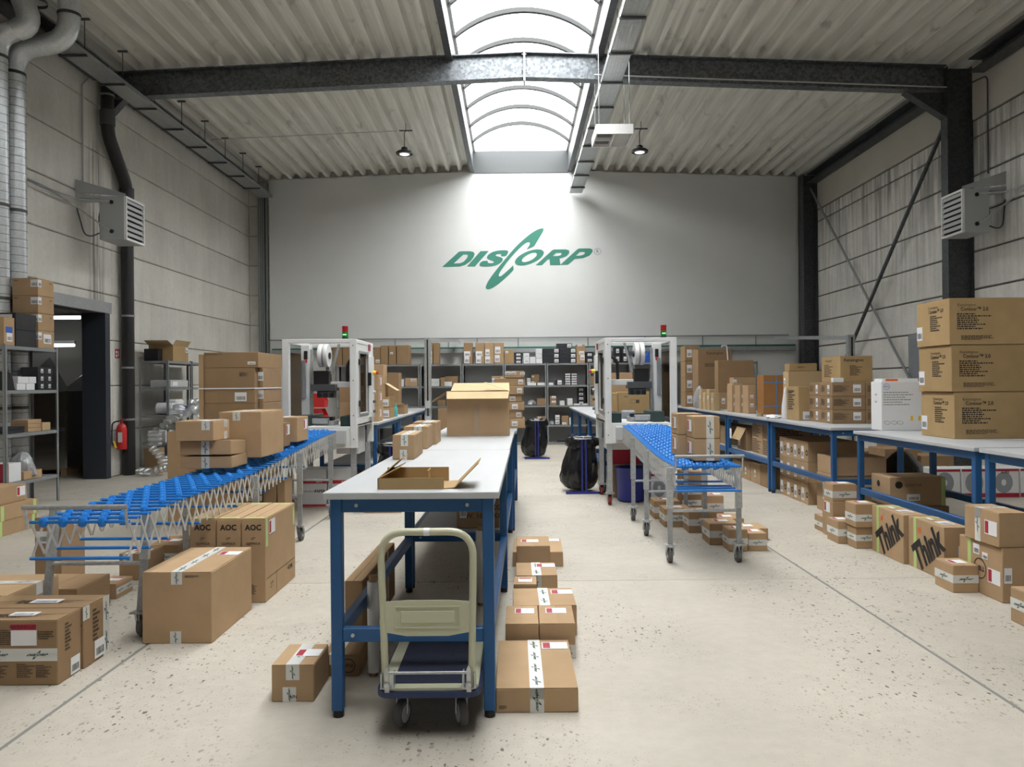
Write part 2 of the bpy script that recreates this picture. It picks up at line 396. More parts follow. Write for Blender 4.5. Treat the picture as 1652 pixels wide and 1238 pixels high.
LOGO = {
 'D': ([[(300,413),(412,313),(425,309),(488,309),(511,314),(519,327),(512,348),(490,376),(455,400),(418,411)], [(378,390),(442,332),(466,331),(474,338),(467,355),(446,378),(420,389)]], ()),
 'I': ([[(465,412),(519,412),(612,309),(558,309)]], ()),
 'S': ([[(745,305),(741,325),(728,346),(690,346),(700,334),(690,329),(668,330),(656,338),(668,345),(700,352),(709,366),(695,388),(660,406),(620,412),(560,412),(548,402),(555,386),(572,374),(612,374),(603,384),(612,390),(640,390),(650,381),(638,373),(605,363),(598,350),(612,330),(645,312),(690,304)]], (0,)),
 'C': ([[(978,158),(945,165),(900,190),(850,230),(800,275),(755,325),(700,390),(650,450),(610,505),(590,545),(592,562),(610,567),(640,555),(690,520),(740,475),(778,437),(778,432),(775,405),(773,408),(750,430),(710,465),(690,480),(678,478),(680,460),(700,430),(740,375),(790,320),(830,280),(862,255),(882,250),(890,258),(885,275),(866,299),(868,300),(916,280),(918,278),(950,225),(975,185),(981,168)]], (0,)),
 'O': ([ell(884,354,80,55,54), ell(884,354,38,33,31)], ()),
 'R': ([[(926,407),(1036,308),(1050,302),(1128,302),(1150,309),(1151,326),(1131,348),(1086,363),(1092,406),(1022,406),(1020,369),(1006,369),(968,407)], [(1040,346),(1062,325),(1094,325),(1101,331),(1091,342),(1066,346)]], ()),
 'P': ([[(1090,405),(1204,303),(1218,297),(1288,297),(1307,304),(1306,322),(1286,345),(1242,362),(1188,366),(1142,405)], [(1195,345),(1222,321),(1250,321),(1257,327),(1246,339),(1222,345)]], ()),
}
def logo_rings(which):
    rs, sm = LOGO[which]
    return [[((x-805)/1010, (360-y)/1010) for x, y in r] for r in rs], sm
_all = MB()
LOGO_M = {}
for k in LOGO:
    rs, sm = logo_rings(k); LOGO_M[k] = curve_mesh('logo_letter', rs, M['green'], sm)
def joined(meshes, m, name):
    mb = MB()
    for me in meshes: mb.add([v.co[:] for v in me.vertices], [tuple(p.vertices) for p in me.polygons])
    r = bpy.data.meshes.new(name); r.from_pydata(mb.v, [], mb.f); r.materials.append(m); return r
TAPE_LOGO = joined(LOGO_M.values(), M['dkgreen'], 'tape_logo')
def strips(rows, m, seed=1, x=1.0, lh=.6):     # block of small illegible print, unit square
    rg = random.Random(seed); mb = MB(); n = len(rows)
    for i, wd in enumerate(rows):
        y1 = 1-(i+.2)/n; y0 = y1-lh/n; p = 0
        while p < wd:
            q = min(wd, p + rg.uniform(.03,.11)); mb.add([(p,y0,0),(q,y0,0),(q,y1,0),(p,y1,0)], [(0,1,2,3)]); p = q + .018
    me = bpy.data.meshes.new('small_print'); me.from_pydata(mb.v, [], mb.f); me.materials.append(m); return me
PRINT_A = strips([.5,.95,.6,.8,.7,.85,.55,.7], M['inkbr'], 3)
PRINT_B = strips([.9,.85,.95,.6], M['inkbr'], 5)
PRINT_K = strips([.5,.95,.55,.6,.55,.78,.5,.7], M['ink'], 9)
PRINT_G = strips([.8,.95,.7,.9,.6,.85], M['grey'], 11, lh=.35)
_bc = MB(); _p = 0; _rg = random.Random(4)
while _p < 1:
    _q = _p + _rg.choice((.012,.02,.035)); _bc.add([(_p,0,0),(min(_q,1),0,0),(min(_q,1),1,0),(_p,1,0)], [(0,1,2,3)]); _p = _q + _rg.choice((.012,.02,.03))
BARCODE = bpy.data.meshes.new('barcode'); BARCODE.from_pydata(_bc.v, [], _bc.f); BARCODE.materials.append(M['ink'])
_plates = {}
def plate_mesh(m):
    if m.name not in _plates: _plates[m.name] = MB().box(0,1,0,1,0,1).mesh('plate', m)
    return _plates[m.name]
# ================================================================ THE HALL
XL, XR, YB, YF = -6.49, 7.32, 18.8, -9.0          # wall faces
SKY0 = -.8
SKC, SKW = 0.2, 1.16                               # skylight centre, half width
def roofz(x): return 6.745 - .041*abs(x-SKC)
FRAMES = (-7.2, -.7, 5.8, 12.3)
def slab_child(name, parent, m, *b, c=.004):
    return MB().cbox(*b, c).build(name, m, parent)
# floor: joint filler below, slabs above
fl = struct(MB().box(XL-6, XR+.3, YF-.3, YB+.4, -.25, -.004).build('floor', M['joint']))
xs = [XL, -2.08, 2.21, XR]; ys = [YF, -2.9, 1.35, 5.63, 9.9, 14.2, YB+.3]
for i in range(3):
    for j in range(6):
        g = .011
        slab_child('floor_slab', fl, M['floor'], xs[i]+(g if i else 0), xs[i+1]-(g if i < 2 else 0), ys[j]+g*.35, ys[j+1]-g*.35, -.2, 0, c=.003)
slab_child('floor_slab', fl, M['floor'], XL-5.9, XL-.002, 8, 15.5, -.2, 0)
# left wall: dark backing, concrete panels; gate opening between Y 10.3 and 12.3
DY0, DY1, DZ = 10.1, 12.25, 2.62
wl = struct(MB().box(XL-.3, XL-.03, YF, DY0, 0, 6.9).box(XL-.3, XL-.03, DY1, YB+.3, 0, 6.9).box(XL-.3, XL-.03, DY0, DY1, DZ, 6.9).build('wall_left', M['jointdark']))
zl = [0, .74, 1.47, 2.2, 2.93, 3.66, 4.39, 5.12, 5.85, 6.6]
yl = [YF, -7.2, -.7, 5.8, 12.42, 18.93]
for a, b in zip(yl, yl[1:]):
    for z0, z1 in zip(zl, zl[1:]):
        e0, e1 = a+.006, b-.006
        segs = [(e0, e1, z0)]
        if a < DY1 and b > DY0 and z0 < DZ: segs = [(e0, DY0, z0), (DY1, e1, z0)] + ([(DY0, DY1, DZ)] if z1 > DZ else [])
        for s0, s1, zz in segs:
            if s1-s0 > .05: slab_child('concrete_panel', wl, M['wallL'], XL-.05, XL, s0, s1, zz+.006, z1-.006, c=.012)
# right wall
wr = struct(MB().box(XR+.03, XR+.3, YF, YB+.3, 0, 6.9).build('wall_right', M['jointdark']))
zr = [0, .48, 1.08, 1.68, 2.28, 2.88, 3.48, 4.08, 4.68, 5.28, 5.56]
for a, b in zip(yl, yl[1:]):
    for z0, z1 in zip(zr, zr[1:]):
        slab_child('concrete_panel', wr, M['wallR'], XR, XR+.05, a+.006, b-.006, z0+.013, z1-.013, c=.012)
    slab_child('cladding_panel', wr, M['cream'], XR-.012, XR+.05, a+.002, b-.002, 5.575, 6.6, c=.004)
# back wall: concrete behind, white board wall in front
wb = struct(MB().box(XL-.3, XR+.3, YB+.12, YB+.4, 0, 6.95).build('wall_back', M['wallL']))
pl = [(-5.97, 0), (6.97, 0), (6.97, roofz(6.97)-.01), (SKC, roofz(SKC)-.06), (-5.97, roofz(-5.97)-.01)]
MB().prism(pl, YB, YB+.11).build('white_lining', M['white_wall'], wb)
for z0, z1 in zip(zl, zl[1:]):
    slab_child('concrete_panel', wb, M['wallL'], XL+.003, -5.98, YB+.07, YB+.121, z0+.006, z1-.006, c=.01)
# rear wall (behind the viewer) with its big sectional gate shut
wf = struct(MB().box(XL-.3, -3.5, YF-.3, YF, 0, 6.95).box(4.5, XR+.3, YF-.3, YF, 0, 6.95).box(-3.5, 4.5, YF-.3, YF, 4.6, 6.95).build('wall_rear', M['wallL']))
dr3 = struct(MB().box(-3.6, 4.6, YF-.06, YF-.02, 0, 4.65).build('door_3', M['door']))
for k in range(9): MB().cbox(-3.48, 4.48, YF-.02, YF+.02, .02+k*.51, .52+k*.51, .006).build('gate_panel', M['lgrey'], dr3)
# roof sheeting, one sheet of three ribs at a time, ribs run along the hall
ce = struct(MB().box(XL-.3, SKC-SKW-.02, YF-.3, YB+.4, 6.93, 6.97).box(SKC+SKW+.02, XR+.3, YF-.3, YB+.4, 6.93, 6.97).box(SKC-SKW-.02, SKC+SKW+.02, YF-.3, SKY0, 6.78, 6.97).build('ceiling', M['dgrey']))
PT, HT = .295, .14
for side in (-1, 1):
    x0 = SKC + side*(SKW+.0); lim = XL-.05 if side < 0 else XR+.05
    k = 0
    while True:
        prof = []
        xa = x0 + side*k*PT*3
        if (xa-lim)*side > 0: break
        for r in range(3):
            b = xa + side*r*PT
            for fx, hz in ((0, 0), (.26, 0), (.38, HT), (.88, HT)):
                prof.append((b+side*fx*PT, hz))
        prof.append((xa+side*3*PT, 0))
        prof = [(x, h) for x, h in prof if (x-lim)*side <= .02]
        if len(prof) < 2: break
        mb = MB(); n = len(prof)
        vs = []
        for y in (YF, 12.3, YB+.1):
            vs += [(x, y, roofz(x)+h) for x, h in prof]
        fs = [(j*n+i, j*n+i+1, (j+1)*n+i+1, (j+1)*n+i) for j in range(2) for i in range(n-1)]
        mb.add(vs, fs).build('roof_sheet', M['sheet'], ce)
        k += 1
# skylight: curbs, arched bars, curved panes
sk = struct(MB().box(SKC-SKW-.05, SKC-SKW, SKY0, YB+.1, 6.70, 7.16).box(SKC+SKW, SKC+SKW+.05, SKY0, YB+.1, 6.70, 7.16)
    .box(SKC-SKW, SKC+SKW, YB-.02, YB+.09, 6.6, 7.14).box(SKC-SKW, SKC+SKW, SKY0, SKY0+.06, 6.7, 7.6).build('skylight_window', M['dgrey']))
for s in (-1, 1):
    MB().box(min(SKC+s*(SKW-.015), SKC+s*(SKW+.09)), max(SKC+s*(SKW-.015), SKC+s*(SKW+.09)), SKY0, YB-.03, 6.62, 6.70).build('skylight_trim', M['steel'], sk)
    MB().box(SKC+s*(SKW-.02)-.03, SKC+s*(SKW-.02)+.03, SKY0, YB-.03, 7.13, 7.19).build('skylight_rail', M['white'], sk)
def arc(y, dz=0, n=16): return [(SKC+(SKW-.02)*cos(pi-t*pi/n*1.0), y, 7.14+dz+.43*sin(t*pi/n)**.9) for t in range(n+1)]
def arcp(n=16):       # circular segment
    hw, rise = SKW-.02, .43; r = (hw*hw+rise*rise)/(2*rise); a = math.asin(hw/r)
    return [(SKC+r*sin(-a+2*a*i/n), 7.14+rise-r+r*cos(-a+2*a*i/n)) for i in range(n+1)]
AP = arcp()
bmb = MB(); nA = len(AP)
bmb.add([(x, yy, z+dz) for dz in (-.055, .02) for yy in (-.036, .036) for x, z in AP], [f for i in range(nA-1) for f in ((i, i+1, nA+i+1, nA+i), (2*nA+i, 3*nA+i, 3*nA+i+1, 2*nA+i+1), (i, 2*nA+i, 2*nA+i+1, i+1), (nA+i, nA+i+1, 3*nA+i+1, 3*nA+i))])
bar_m = bmb.mesh('arched_bar', mat('dark_anodised_bar', (.02,.022,.024), .6))
YA = [12.56+1.09*k for k in range(-12, 6)]
for y in YA: link('arched_bar', bar_m, sk, (0, y, 0))
n = len(AP)
pane_m = MB().add([(x, 0.02, z+.03) for x, z in AP]+[(x, 1.07, z+.03) for x, z in AP], [(i, i+1, n+i+1, n+i) for i in range(n-1)]).mesh('pane', M['poly'], True)
for y in [YA[0]-1.09]+YA: link('pane', pane_m, sk, (0, y, 0))
MB().add([(x, YB+.05, z+.03) for x, z in AP]+[(AP[-1][0], YB+.05, 7.13), (AP[0][0], YB+.05, 7.13)], [tuple(range(n+2))]).build('end_pane', M['poly'], sk)
# ---------------------------------------------------------------- steel frames
def ibeam(mb, p, q, depth, fw, tw=.012, tf=.018, vertical=False):
    p = Vector(p); q = Vector(q)
    if vertical:     # web in XZ, flanges face +-X
        x = p.x
        mb.box(x-depth/2, x-depth/2+tf, p.y-fw/2, p.y+fw/2, p.z, q.z); mb.box(x+depth/2-tf, x+depth/2, p.y-fw/2, p.y+fw/2, p.z, q.z)
        mb.box(x-depth/2+tf, x+depth/2-tf, p.y-tw/2, p.y+tw/2, p.z, q.z)
    else:
        dz = Vector((0, 0, depth/2-tf/2))
        mb.bar(p-dz, q-dz, fw, tf); mb.bar(p+dz, q+dz, fw, tf); mb.bar(p, q, tw, depth-2*tf)
    return mb
def frame(y, near):
    t = thing('portal_frame', 'dark spangled steel portal frame spanning the hall under the roof' if y > 12 else 'steel portal frame over the near part of the hall', 'steel frame', (SKC, y, 0))
    D = .41; zt = lambda x: roofz(x) - D/2 - .012
    for xe, s in ((XL+.0, -1), (XR-.41, 1)):
        ibeam(MB(), (0, 0, zt(SKC)), (xe-SKC, 0, zt(xe)), D, .18).build('beam', M['beam'], t)
    MB().box(-.014, .014, -.1, .1, zt(SKC)-D/2-.06, zt(SKC)+D/2).build('splice_plate', M['galv'], t)
    for bz in (-.19, -.08, .08, .17):
        for by in (-.06, .06): MB().tube([(-.04, by, zt(SKC)+bz), (.04, by, zt(SKC)+bz)], .014, 6).build('bolt', M['galv'], t)
    ibeam(MB(), (XR-.205-SKC, 0, 0), (XR-.205-SKC, 0, zt(XR)+.19), .41, .19, vertical=True).build('column', M['steel'], t)
    zc = zt(XR-.41)-D/2
    MB().prism([(XR-.41-SKC, zc), (XR-.41-SKC, zc-.42), (XR-1.05-SKC, zc)], -.006, .006).bar((XR-.41-SKC, 0, zc-.42), (XR-1.05-SKC, 0, zc), .16, .016).build('haunch', M['steel'], t)
    zc = zt(XL)-D/2
    MB().prism([(XL-SKC, zc), (XL-SKC, zc-.34), (XL+.32-SKC, zc)], -.006, .006).bar((XL-SKC, 0, zc-.34), (XL+.32-SKC, 0, zc), .16, .016).build('haunch', M['steel'], t)
    MB().tube([(SKC+1.1-SKC, -.1, zt(1.3)-.14), (XR-.42-SKC, -.1, zt(XR)-.14)], .012, 6).build('conduit', M['lgrey'], t)
for y in FRAMES[2:]: frame(y, y < 10)
t = thing('corner_column', 'dark galvanised steel column at right end of white back wall', 'column', (7.14, 18.6, 0))
ibeam(MB(), (0, 0, 0), (0, 0, 6.42), .34, .3, vertical=True).build('column_section', M['steel'], t)
# eave beams
for x, s, nm, lab in ((XR-.16, 1, 'eave_beam', 'dark steel eave beam along top of stained right wall'), (XL+.16, -1, 'eave_beam', 'dark steel eave beam along top of left concrete wall')):
    t = thing(nm, lab, 'beam', (x, 0, 0))
    for a, b in ((5.95, 11.85), (12.45, 18.4)):
        MB().box(-.12, .12, a, b, 6.38, 6.40).box(.1*s-.01, .1*s+.01, a, b, 6.2, 6.38).box(-.12, .12, a, b, 6.18, 6.2).build('beam_section', M['steel'], t)
# wind bracing in front of right wall
t = thing('bracing_rod', 'dark bracing rod rising towards the near right column', 'bracing rod', (7.12, 15.5, 0))
MB().bar((0, -2.95, 5.75), (0, 2.95, .05), .05, .05).build('rod', M['steel'], t)
t = thing('bracing_rod', 'lighter grey bracing rod falling from the corner column', 'bracing rod', (7.18, 15.5, 0))
MB().bar((0, -2.95, .05), (0, 3.05, 6.1), .055, .02, (1,0,0)).build('rod', M['galvd'], t)
# company logo on the white wall
t = thing('wall_logo', 'green slanted company logo lettered on the white back wall', 'logo', (0, 0, 0))
c0 = onY(713.5, 417, YB); c1 = onY(957.2, 417, YB); sc = (c1.x-c0.x)
mid = onY(640+805/4.13, 330+360/4.13, YB)
t.location = (mid.x, YB-.004, mid.z)
for k, me in LOGO_M.items(): linkm('letter', me, t, Matrix.Rotation(pi/2, 4, 'X') @ Matrix.Scale(sc, 4))
reg = text_mesh('R', M['grey'], .02)
linkm('registered_mark', reg, t, Matrix.Translation(((1340-805)/1010*sc, 0, (360-318)/1010*sc)) @ Matrix.Rotation(pi/2, 4, 'X') @ Matrix.Scale(.12, 4))
rr = curve_mesh('ring', [ell(0, 0, .085, 0, .085), ell(0, 0, .074, 0, .074)], M['grey'])
linkm('registered_ring', rr, t, Matrix.Translation(((1340-805)/1010*sc, 0, (360-318)/1010*sc)) @ Matrix.Rotation(pi/2, 4, 'X'))
# ---------------------------------------------------------------- gate in left wall and the dim store behind it
dr = struct(MB().box(XL-.32, XL+.05, DY1-.14, DY1+.0, 0, DZ+.16).box(XL-.32, XL+.05, DY0, DY0+.14, 0, DZ+.16).build('door_1', mat('gate_steel', (.035,.042,.055), .45)))
MB().box(XL-.1, XL+.06, DY0-.05, DY1+.04, DZ, DZ+.17).build('door_lintel', M['galvd'], dr)
st = struct(MB().box(XL-6, XL-.3, 15.5, 15.6, 0, 4).box(XL-6.1, XL-6, 7.9, 15.6, 0, 4).box(XL-6, XL-.3, 7.9, 8, 0, 4).box(XL-6.1, XL-.3, 7.9, 15.6, 3.4, 3.5).build('wall_store', mat('store_dark', (.2,.19,.17), .9)))
for k, (x0, y, z, ln) in enumerate(((-9.3, 14.0, 2.72, 1.42), (-10.0, 14.8, 2.26, 1.55))):
    t = thing('fluorescent_lamp', ('upper' if k == 0 else 'lower') + ' lit fluorescent tube seen through the gate in left wall', 'lamp', (x0, y, z))
    MB().box(0, ln, -.03, .03, .03, .09).build('housing', M['white'], t)
    MB().tube([(.02, 0, 0), (ln-.02, 0, 0)], .028, 8).build('tube', M['tube'], t)
for k in range(4):
    MB().tube([(XL-5.8, 9.5+k*1.4, 2.95+.05*k), (XL-.4, 9.5+k*1.4, 2.95+.05*k)], .03, 6).build('ceiling_pipe', M['dgrey'], st)
# ---------------------------------------------------------------- services
# vertical tray left of white wall
t = thing('cable_riser', 'galvanised vertical cable tray beside left edge of white wall', 'cable tray', (-6.12, YB-.02, 2.2))
MB().box(-.11, .11, .03, .04, 0, 4.1).box(-.11, -.1, -.05, .03, 0, 4.1).box(.1, .11, -.05, .03, 0, 4.1).build('tray', M['galv'], t)
for x in (-.05, .0, .055): MB().tube([(x, 0, -.1), (x, 0, 4.1)], .014, 6).build('cable', M['dkgreen'] if x > .03 else M['grey'], t)
MB().box(-.13, .13, -.1, .05, 3.95, 4.2).build('tray_end', M['galvd'], t)
# cable tray that hangs along the hall right of the skylight
t = thing('cable_tray', 'perforated galvanised cable tray hanging below roof right of skylight', 'cable tray', (1.53, 0, 6.07))
hole = mat('tray_slot', (.03,.03,.03), .8)
pm = galv_mat('perforated_tray', (.42,.44,.45), (.58,.6,.61), .4, 60, .6)
nt = pm.node_tree; N = nt.nodes; L = nt.links; tc = N.new('ShaderNodeTexCoord'); mp = N.new('ShaderNodeMapping'); mp.inputs['Scale'].default_value = (20, 20, 1)
L.new(tc.outputs['Object'], mp.inputs[0]); vf = N.new('ShaderNodeVectorMath'); vf.operation = 'FRACTION'; L.new(mp.outputs[0], vf.inputs[0])
sx = N.new('ShaderNodeSeparateXYZ'); L.new(vf.outputs[0], sx.inputs[0])
def cmpn(o, op, v):
    q = N.new('ShaderNodeMath'); q.operation = op; L.new(o, q.inputs[0]); q.inputs[1].default_value = v; return q.outputs[0]
a = N.new('ShaderNodeMath'); a.operation = 'MULTIPLY'; L.new(cmpn(sx.outputs[0], 'LESS_THAN', .6), a.inputs[0]); L.new(cmpn(sx.outputs[1], 'LESS_THAN', .3), a.inputs[1])
iv = N.new('ShaderNodeMath'); iv.operation = 'SUBTRACT'; iv.inputs[0].default_value = 1; L.new(a.outputs[0], iv.inputs[1]); L.new(iv.outputs[0], N['Principled BSDF'].inputs['Alpha'])
M['perf'] = pm
MB().box(-.15, .15, 2.5, 18.7, 0, .004).build('tray_base', M['perf'], t)
for s in (-1, 1): MB().box(s*.15-.004, s*.15+.004, 2.5, 18.7, 0, .07).box(s*.15-.012, s*.15+.012, 2.5, 18.7, .066, .072).build('tray_side', M['galv'], t)
for k in range(15):
    y = 3.4+k*1.05
    MB().box(-.17, .17, y-.018, y+.018, -.03, -.004).build('support_bar', M['dgrey'], t)
    MB().tube([(-.045, y, -.02), (-.045, y, roofz(1.5)-6.08)], .006, 6).build('hanger', M['galvd'], t)
MB().tube([(-.05, 2.5, .03), (-.05, 18.6, .03)], .02, 6).tube([(.05, 2.5, .03), (.04, 18.6, .03)], .016, 6).build('cable', M['dgrey'], t)
# tray along the left wall
t = thing('cable_tray', 'long perforated cable tray under the roof along left wall', 'cable tray', (-5.98, 0, 6.0))
MB().box(-.16, .16, 10.1, 18.6, 0, .004).build('tray_base', M['perf'], t)
for s in (-1, 1): MB().box(s*.16-.004, s*.16+.004, 10.1, 18.6, 0, .06).build('tray_side', M['galvd'], t)
for k in range(8):
    y = 10.5+k*1.02
    MB().box(-.2, .18, y-.015, y+.015, -.03, -.004).build('support_bar', M['dgrey'], t)
    MB().tube([(.15, y, -.02), (.15, y, .48)], .007, 6).bar((.08, y, .48), (.22, y, .48), .04, .02).build('hanger', M['dgrey'], t)
# mesh tray and conduit across the back wall above the shelves
t = thing('wall_cable_tray', 'wire mesh cable tray with green cables running along back wall', 'cable tray', (0, YB-.14, 2.2))
MB().box(-5.9, 6.85, 0, .13, .0, .006).box(-5.9, 6.85, 0, .006, 0, .10).build('mesh', M['galvd'], t)
MB().tube([(-5.9, .06, .13), (6.85, .06, .13)], .02, 6).tube([(-5.9, .03, .09), (6.85, .03, .09)], .016, 6).build('cable', mat('cable_green', (.03,.16,.12), .5), t)
MB().tube([(-6, .09, .36), (6.7, .09, .38)], .016, 6).build('conduit', M['grey'], t)
for x in (-4.5, -2.9, -1.6, -.9, .1, 1.8, 3.2, 4.6, 5.9): MB().tube([(x, .1, .1), (x, .1, .37)], .014, 6).build('drop_conduit', M['grey'], t)
# cable posts with arms reaching back to the wall
def post(px, py, h, tip, label):
    t = thing('cable_post', label, 'cable post', (px, py, 0))
    MB().box(-.06, .06, -.05, .05, 0, h).build('post', M['galv'], t)
    tx, ty, tz = tip[0]-px, tip[1]-py, tip[2]
    MB().bar((0, 0, h-.05), (tx, ty, tz), .12, .07).build('arm', M['galv'], t)
    MB().tube([(.0, -.07, 0), (.0, -.07, h-.05), (tx*.4, ty*.4, h+.04)], .014, 6).build('cable', M['black'], t)
    MB().box(-.05, .05, -.09, -.05, .6, .85).box(-.05, .05, -.09, -.05, 1.0, 1.14).build('socket_box', M['lgrey'], t)
    MB().box(-.09, .09, -.08, .08, 0, .012).build('foot_plate', M['galvd'], t)
post(-1.63, 14.5, 2.33, (-1.4, 18.6, 2.5), 'galvanised cable post with arm at far end of left packing tables')
post(5.95, 13.6, 2.26, (6.35, 18.6, 2.5), 'galvanised cable post with long arm before right wall')
# spiral ducts
def bend(pts, r, n=6):
    out = [Vector(pts[0])]
    for a, b, c in zip(pts, pts[1:], pts[2:]):
        a, b, c = Vector(a), Vector(b), Vector(c); d0 = (a-b).normalized()*r; d1 = (c-b).normalized()*r
        for i in range(n+1):
            t = i/n; out.append((b+d0)*(1-t)**2 + b*2*t*(1-t) + (b+d1)*t*t)
    out.append(Vector(pts[-1])); return out
def duct(label, pts, r, y):
    base = Vector((pts[0][0], y, 0)); t = thing('spiral_duct', label, 'duct', base)
    P = bend([(x-base.x, 0, z) for x, z in pts], .3)
    MB().tube(P, r, 24, False).build('pipe', M['duct'], t, smooth=True)
    k = .3
    ring = MB().tube([(0,0,-.005), (0,0,.005)], r+.004, 24, False).mesh('seam', M['galvd'], True)
    top = pts[1][1]-.35
    while k < top: link('seam', ring, t, (0, 0, k), (R(2), R(2.5), 0)); k += .105
    band = MB().tube([(0,0,-.02), (0,0,.02)], r+.007, 24, False).mesh('joint_band', M['dgrey'], True)
    for z in (1.2, 2.55, 3.7, top+.02): link('joint_band', band, t, (0, 0, z))
    x1, z1 = pts[2][0]-base.x, pts[2][1]
    link('joint_band', band, t, (x1, 0, z1+.34))
    return t
zt = onY(60, 72, 9.6).z
duct('spiral ventilation duct nearest the gate, bending over under the roof', [(-6.35, .0), (-6.35, onY(28, 78, 9.8).z), (onY(112, 70, 9.8).x, onY(80, 68, 9.8).z), (onY(112, 70, 9.8).x, 6.42)], .13, 9.8)
duct('spiral ventilation duct at left edge of view, behind its twin', [(-6.35, .0), (-6.35, onY(10, 45, 9.4).z), (onY(52, 40, 9.4).x, onY(40, 58, 9.4).z+.1), (onY(20, 0, 9.4).x, 6.42)], .13, 9.46)
# black drain pipe
base = (-6.36, 12.66, 0); t = thing('drain_pipe', 'black drain pipe with offset bends running down left wall', 'pipe', base)
pp = [(0,0,0), (0,0,4.72), (.02,-.34,5.55), (.02,-.55,5.62), (.02,-.6,6.4)]
pp = [(0,0,0), (0,0,4.75), (.02,-.62,5.42), (.02,-.62,6.36)]
MB().tube(bend(pp, .16), .098, 18).build('pipe', M['blackpipe'], t, smooth=True)
for z in (.9, 1.75, 2.6, 4.05): MB().tube([(0,0,z), (0,0,z+.03)], .107, 18).build('clamp', M['galvd'], t)
MB().tube([(0,0,4.4), (0,0,4.72)], .112, 18).build('socket', M['blackpipe'], t, smooth=True)
MB().tube([(.02,-.62,5.55), (.02,-.62,5.78)], .112, 18).build('socket', M['dgrey'], t, smooth=True)
MB().tube([(.02,-.62,6.0), (.02,-.62,6.03)], .108, 18).build('clamp', M['galvd'], t)
# thin conduits
t = thing('wall_conduit', 'thin grey conduit running down left wall above the heater', 'conduit', (XL+.03, 11.56, 0))
MB().tube([(0,0,4.3), (0,0,6.0), (.0,.25,6.25), (.05,.7,6.25)], .014, 6).build('pipe', M['lgrey'], t)
t = thing('wall_conduit', 'dark conduit climbing right wall beside the near column', 'conduit', (XR-.05, 11.75, 0))
MB().tube(bend([(0,0,4.6), (0,0,6.1), (0,.4,6.15), (-.2,.5,6.0)], .1), .012, 6).build('pipe', M['dgrey'], t)
# heaters
def heater(s, xg, label, xw):
    # s=+1 blows towards +X (on the left wall)
    t = thing('unit_heater', label, 'heater', (xg, 11.3, 3.62))
    def bx(mb, x0, x1, *r): a, b = s*x0, s*x1; return mb.box(min(a,b), max(a,b), *r)
    bx(MB(), -.38, -.02, 0, .56, 0, .64).build('casing', M['heater'], t)
    fr = bx(bx(bx(bx(MB(), -.02, .015, 0, .56, 0, .03), -.02, .015, 0, .56, .61, .64), -.02, .015, 0, .03, .03, .61), -.02, .015, .53, .56, .03, .61).build('grille_frame', M['white'], t)
    bx(MB(), -.03, -.016, .03, .53, .03, .61).build('grille_back', M['black'], t)
    for k in range(7):
        z = .06+k*.08
        MB().prism([(s*-.016, z+.06), (s*.02, z), (s*.024, z+.006), (s*-.012, z+.066)], .035, .525).build('louvre', M['lgrey'], t)
    L0 = (xw-xg)
    MB().prism([(s*-.05, .66), (L0, .72), (L0, .92), (s*-.05, .70)], .1, .112).prism([(s*-.3, .641), (L0, .641), (L0, .70), (s*-.3, .66)], .1, .4).build('bracket', M['heater'], t)
    for z in (.12, .55):
        MB().tube([(s*-.2, -.012, z), (s*-.2, .0, z)], .03, 10).build('pipe_socket', M['black'], t)
    MB().tube(bend([(s*-.2, -.06, .55), (s*-.6, -.06, .57), (L0+.02*s, -.3, .6), (L0+.03*s, -1.3, .62)], .12), .013, 6).build('supply_pipe', M['galv'], t)
    MB().tube(bend([(s*-.2, -.06, .12), (s*-.75, -.06, .52), (L0+.06*s, -.5, .54), (L0+.06*s, -1.3, .56)], .12), .013, 6).build('return_pipe', M['galv'], t)
    MB().tube(bend([(s*-.38, .25, .2), (s*-.7, .2, .05), (L0+.02*s, .1, .5)], .15), .01, 6).build('cable', M['dgrey'], t)
    MB().lathe([(.22, 0), (.22, .05), (.05, .06)], 18).build('fan_guard', M['black'], t, (s*-.38, .28, .32)).rotation_euler = (0, -s*pi/2, 0)
heater(1, -5.70, 'grey louvred unit heater bracketed to left wall beside the drain pipe', XL)
heater(-1, 6.62, 'grey louvred unit heater bracketed to right wall beside the steel column', XR)
# high bay lamps
def highbay(u, v, Y, label):
    p = onY(u, v, Y); t = thing('high_bay_lamp', label, 'lamp', p)
    MB().lathe([(.165, 0), (.17, .03), (.13, .06), (.07, .075), (.06, .13), (.02, .15)], 24).build('housing', M['black'], t, smooth=True)
    MB().lathe([(.095, -.006), (.1, .002)], 24).build('lens', M['led'], t)
    MB().tube([(0, 0, .15), (0, 0, .42), (.03, 0, .47)], .008, 6).build('cable', M['black'], t)
    MB().tube([(.03, 0, .45), (.03, 0, roofz(p.x)-p.z+.0)], .006, 6).bar((-.1, 0, .47), (.16, 0, .47), .03, .02).build('hook', M['dgrey'], t)
highbay(652.5, 249, 15.3, 'round black high bay lamp hanging left of the skylight')
highbay(1032, 246, 15.3, 'round black high bay lamp hanging right of the skylight')
t = thing('lamp_conduit', 'thin light conduit crossing under the left roof to the lamp', 'conduit', (0, 15.3, 0))
MB().tube([(-6.0, 0, 6.36), (-2.3, 0, 6.5)], .01, 6).build('pipe', M['lgrey'], t)
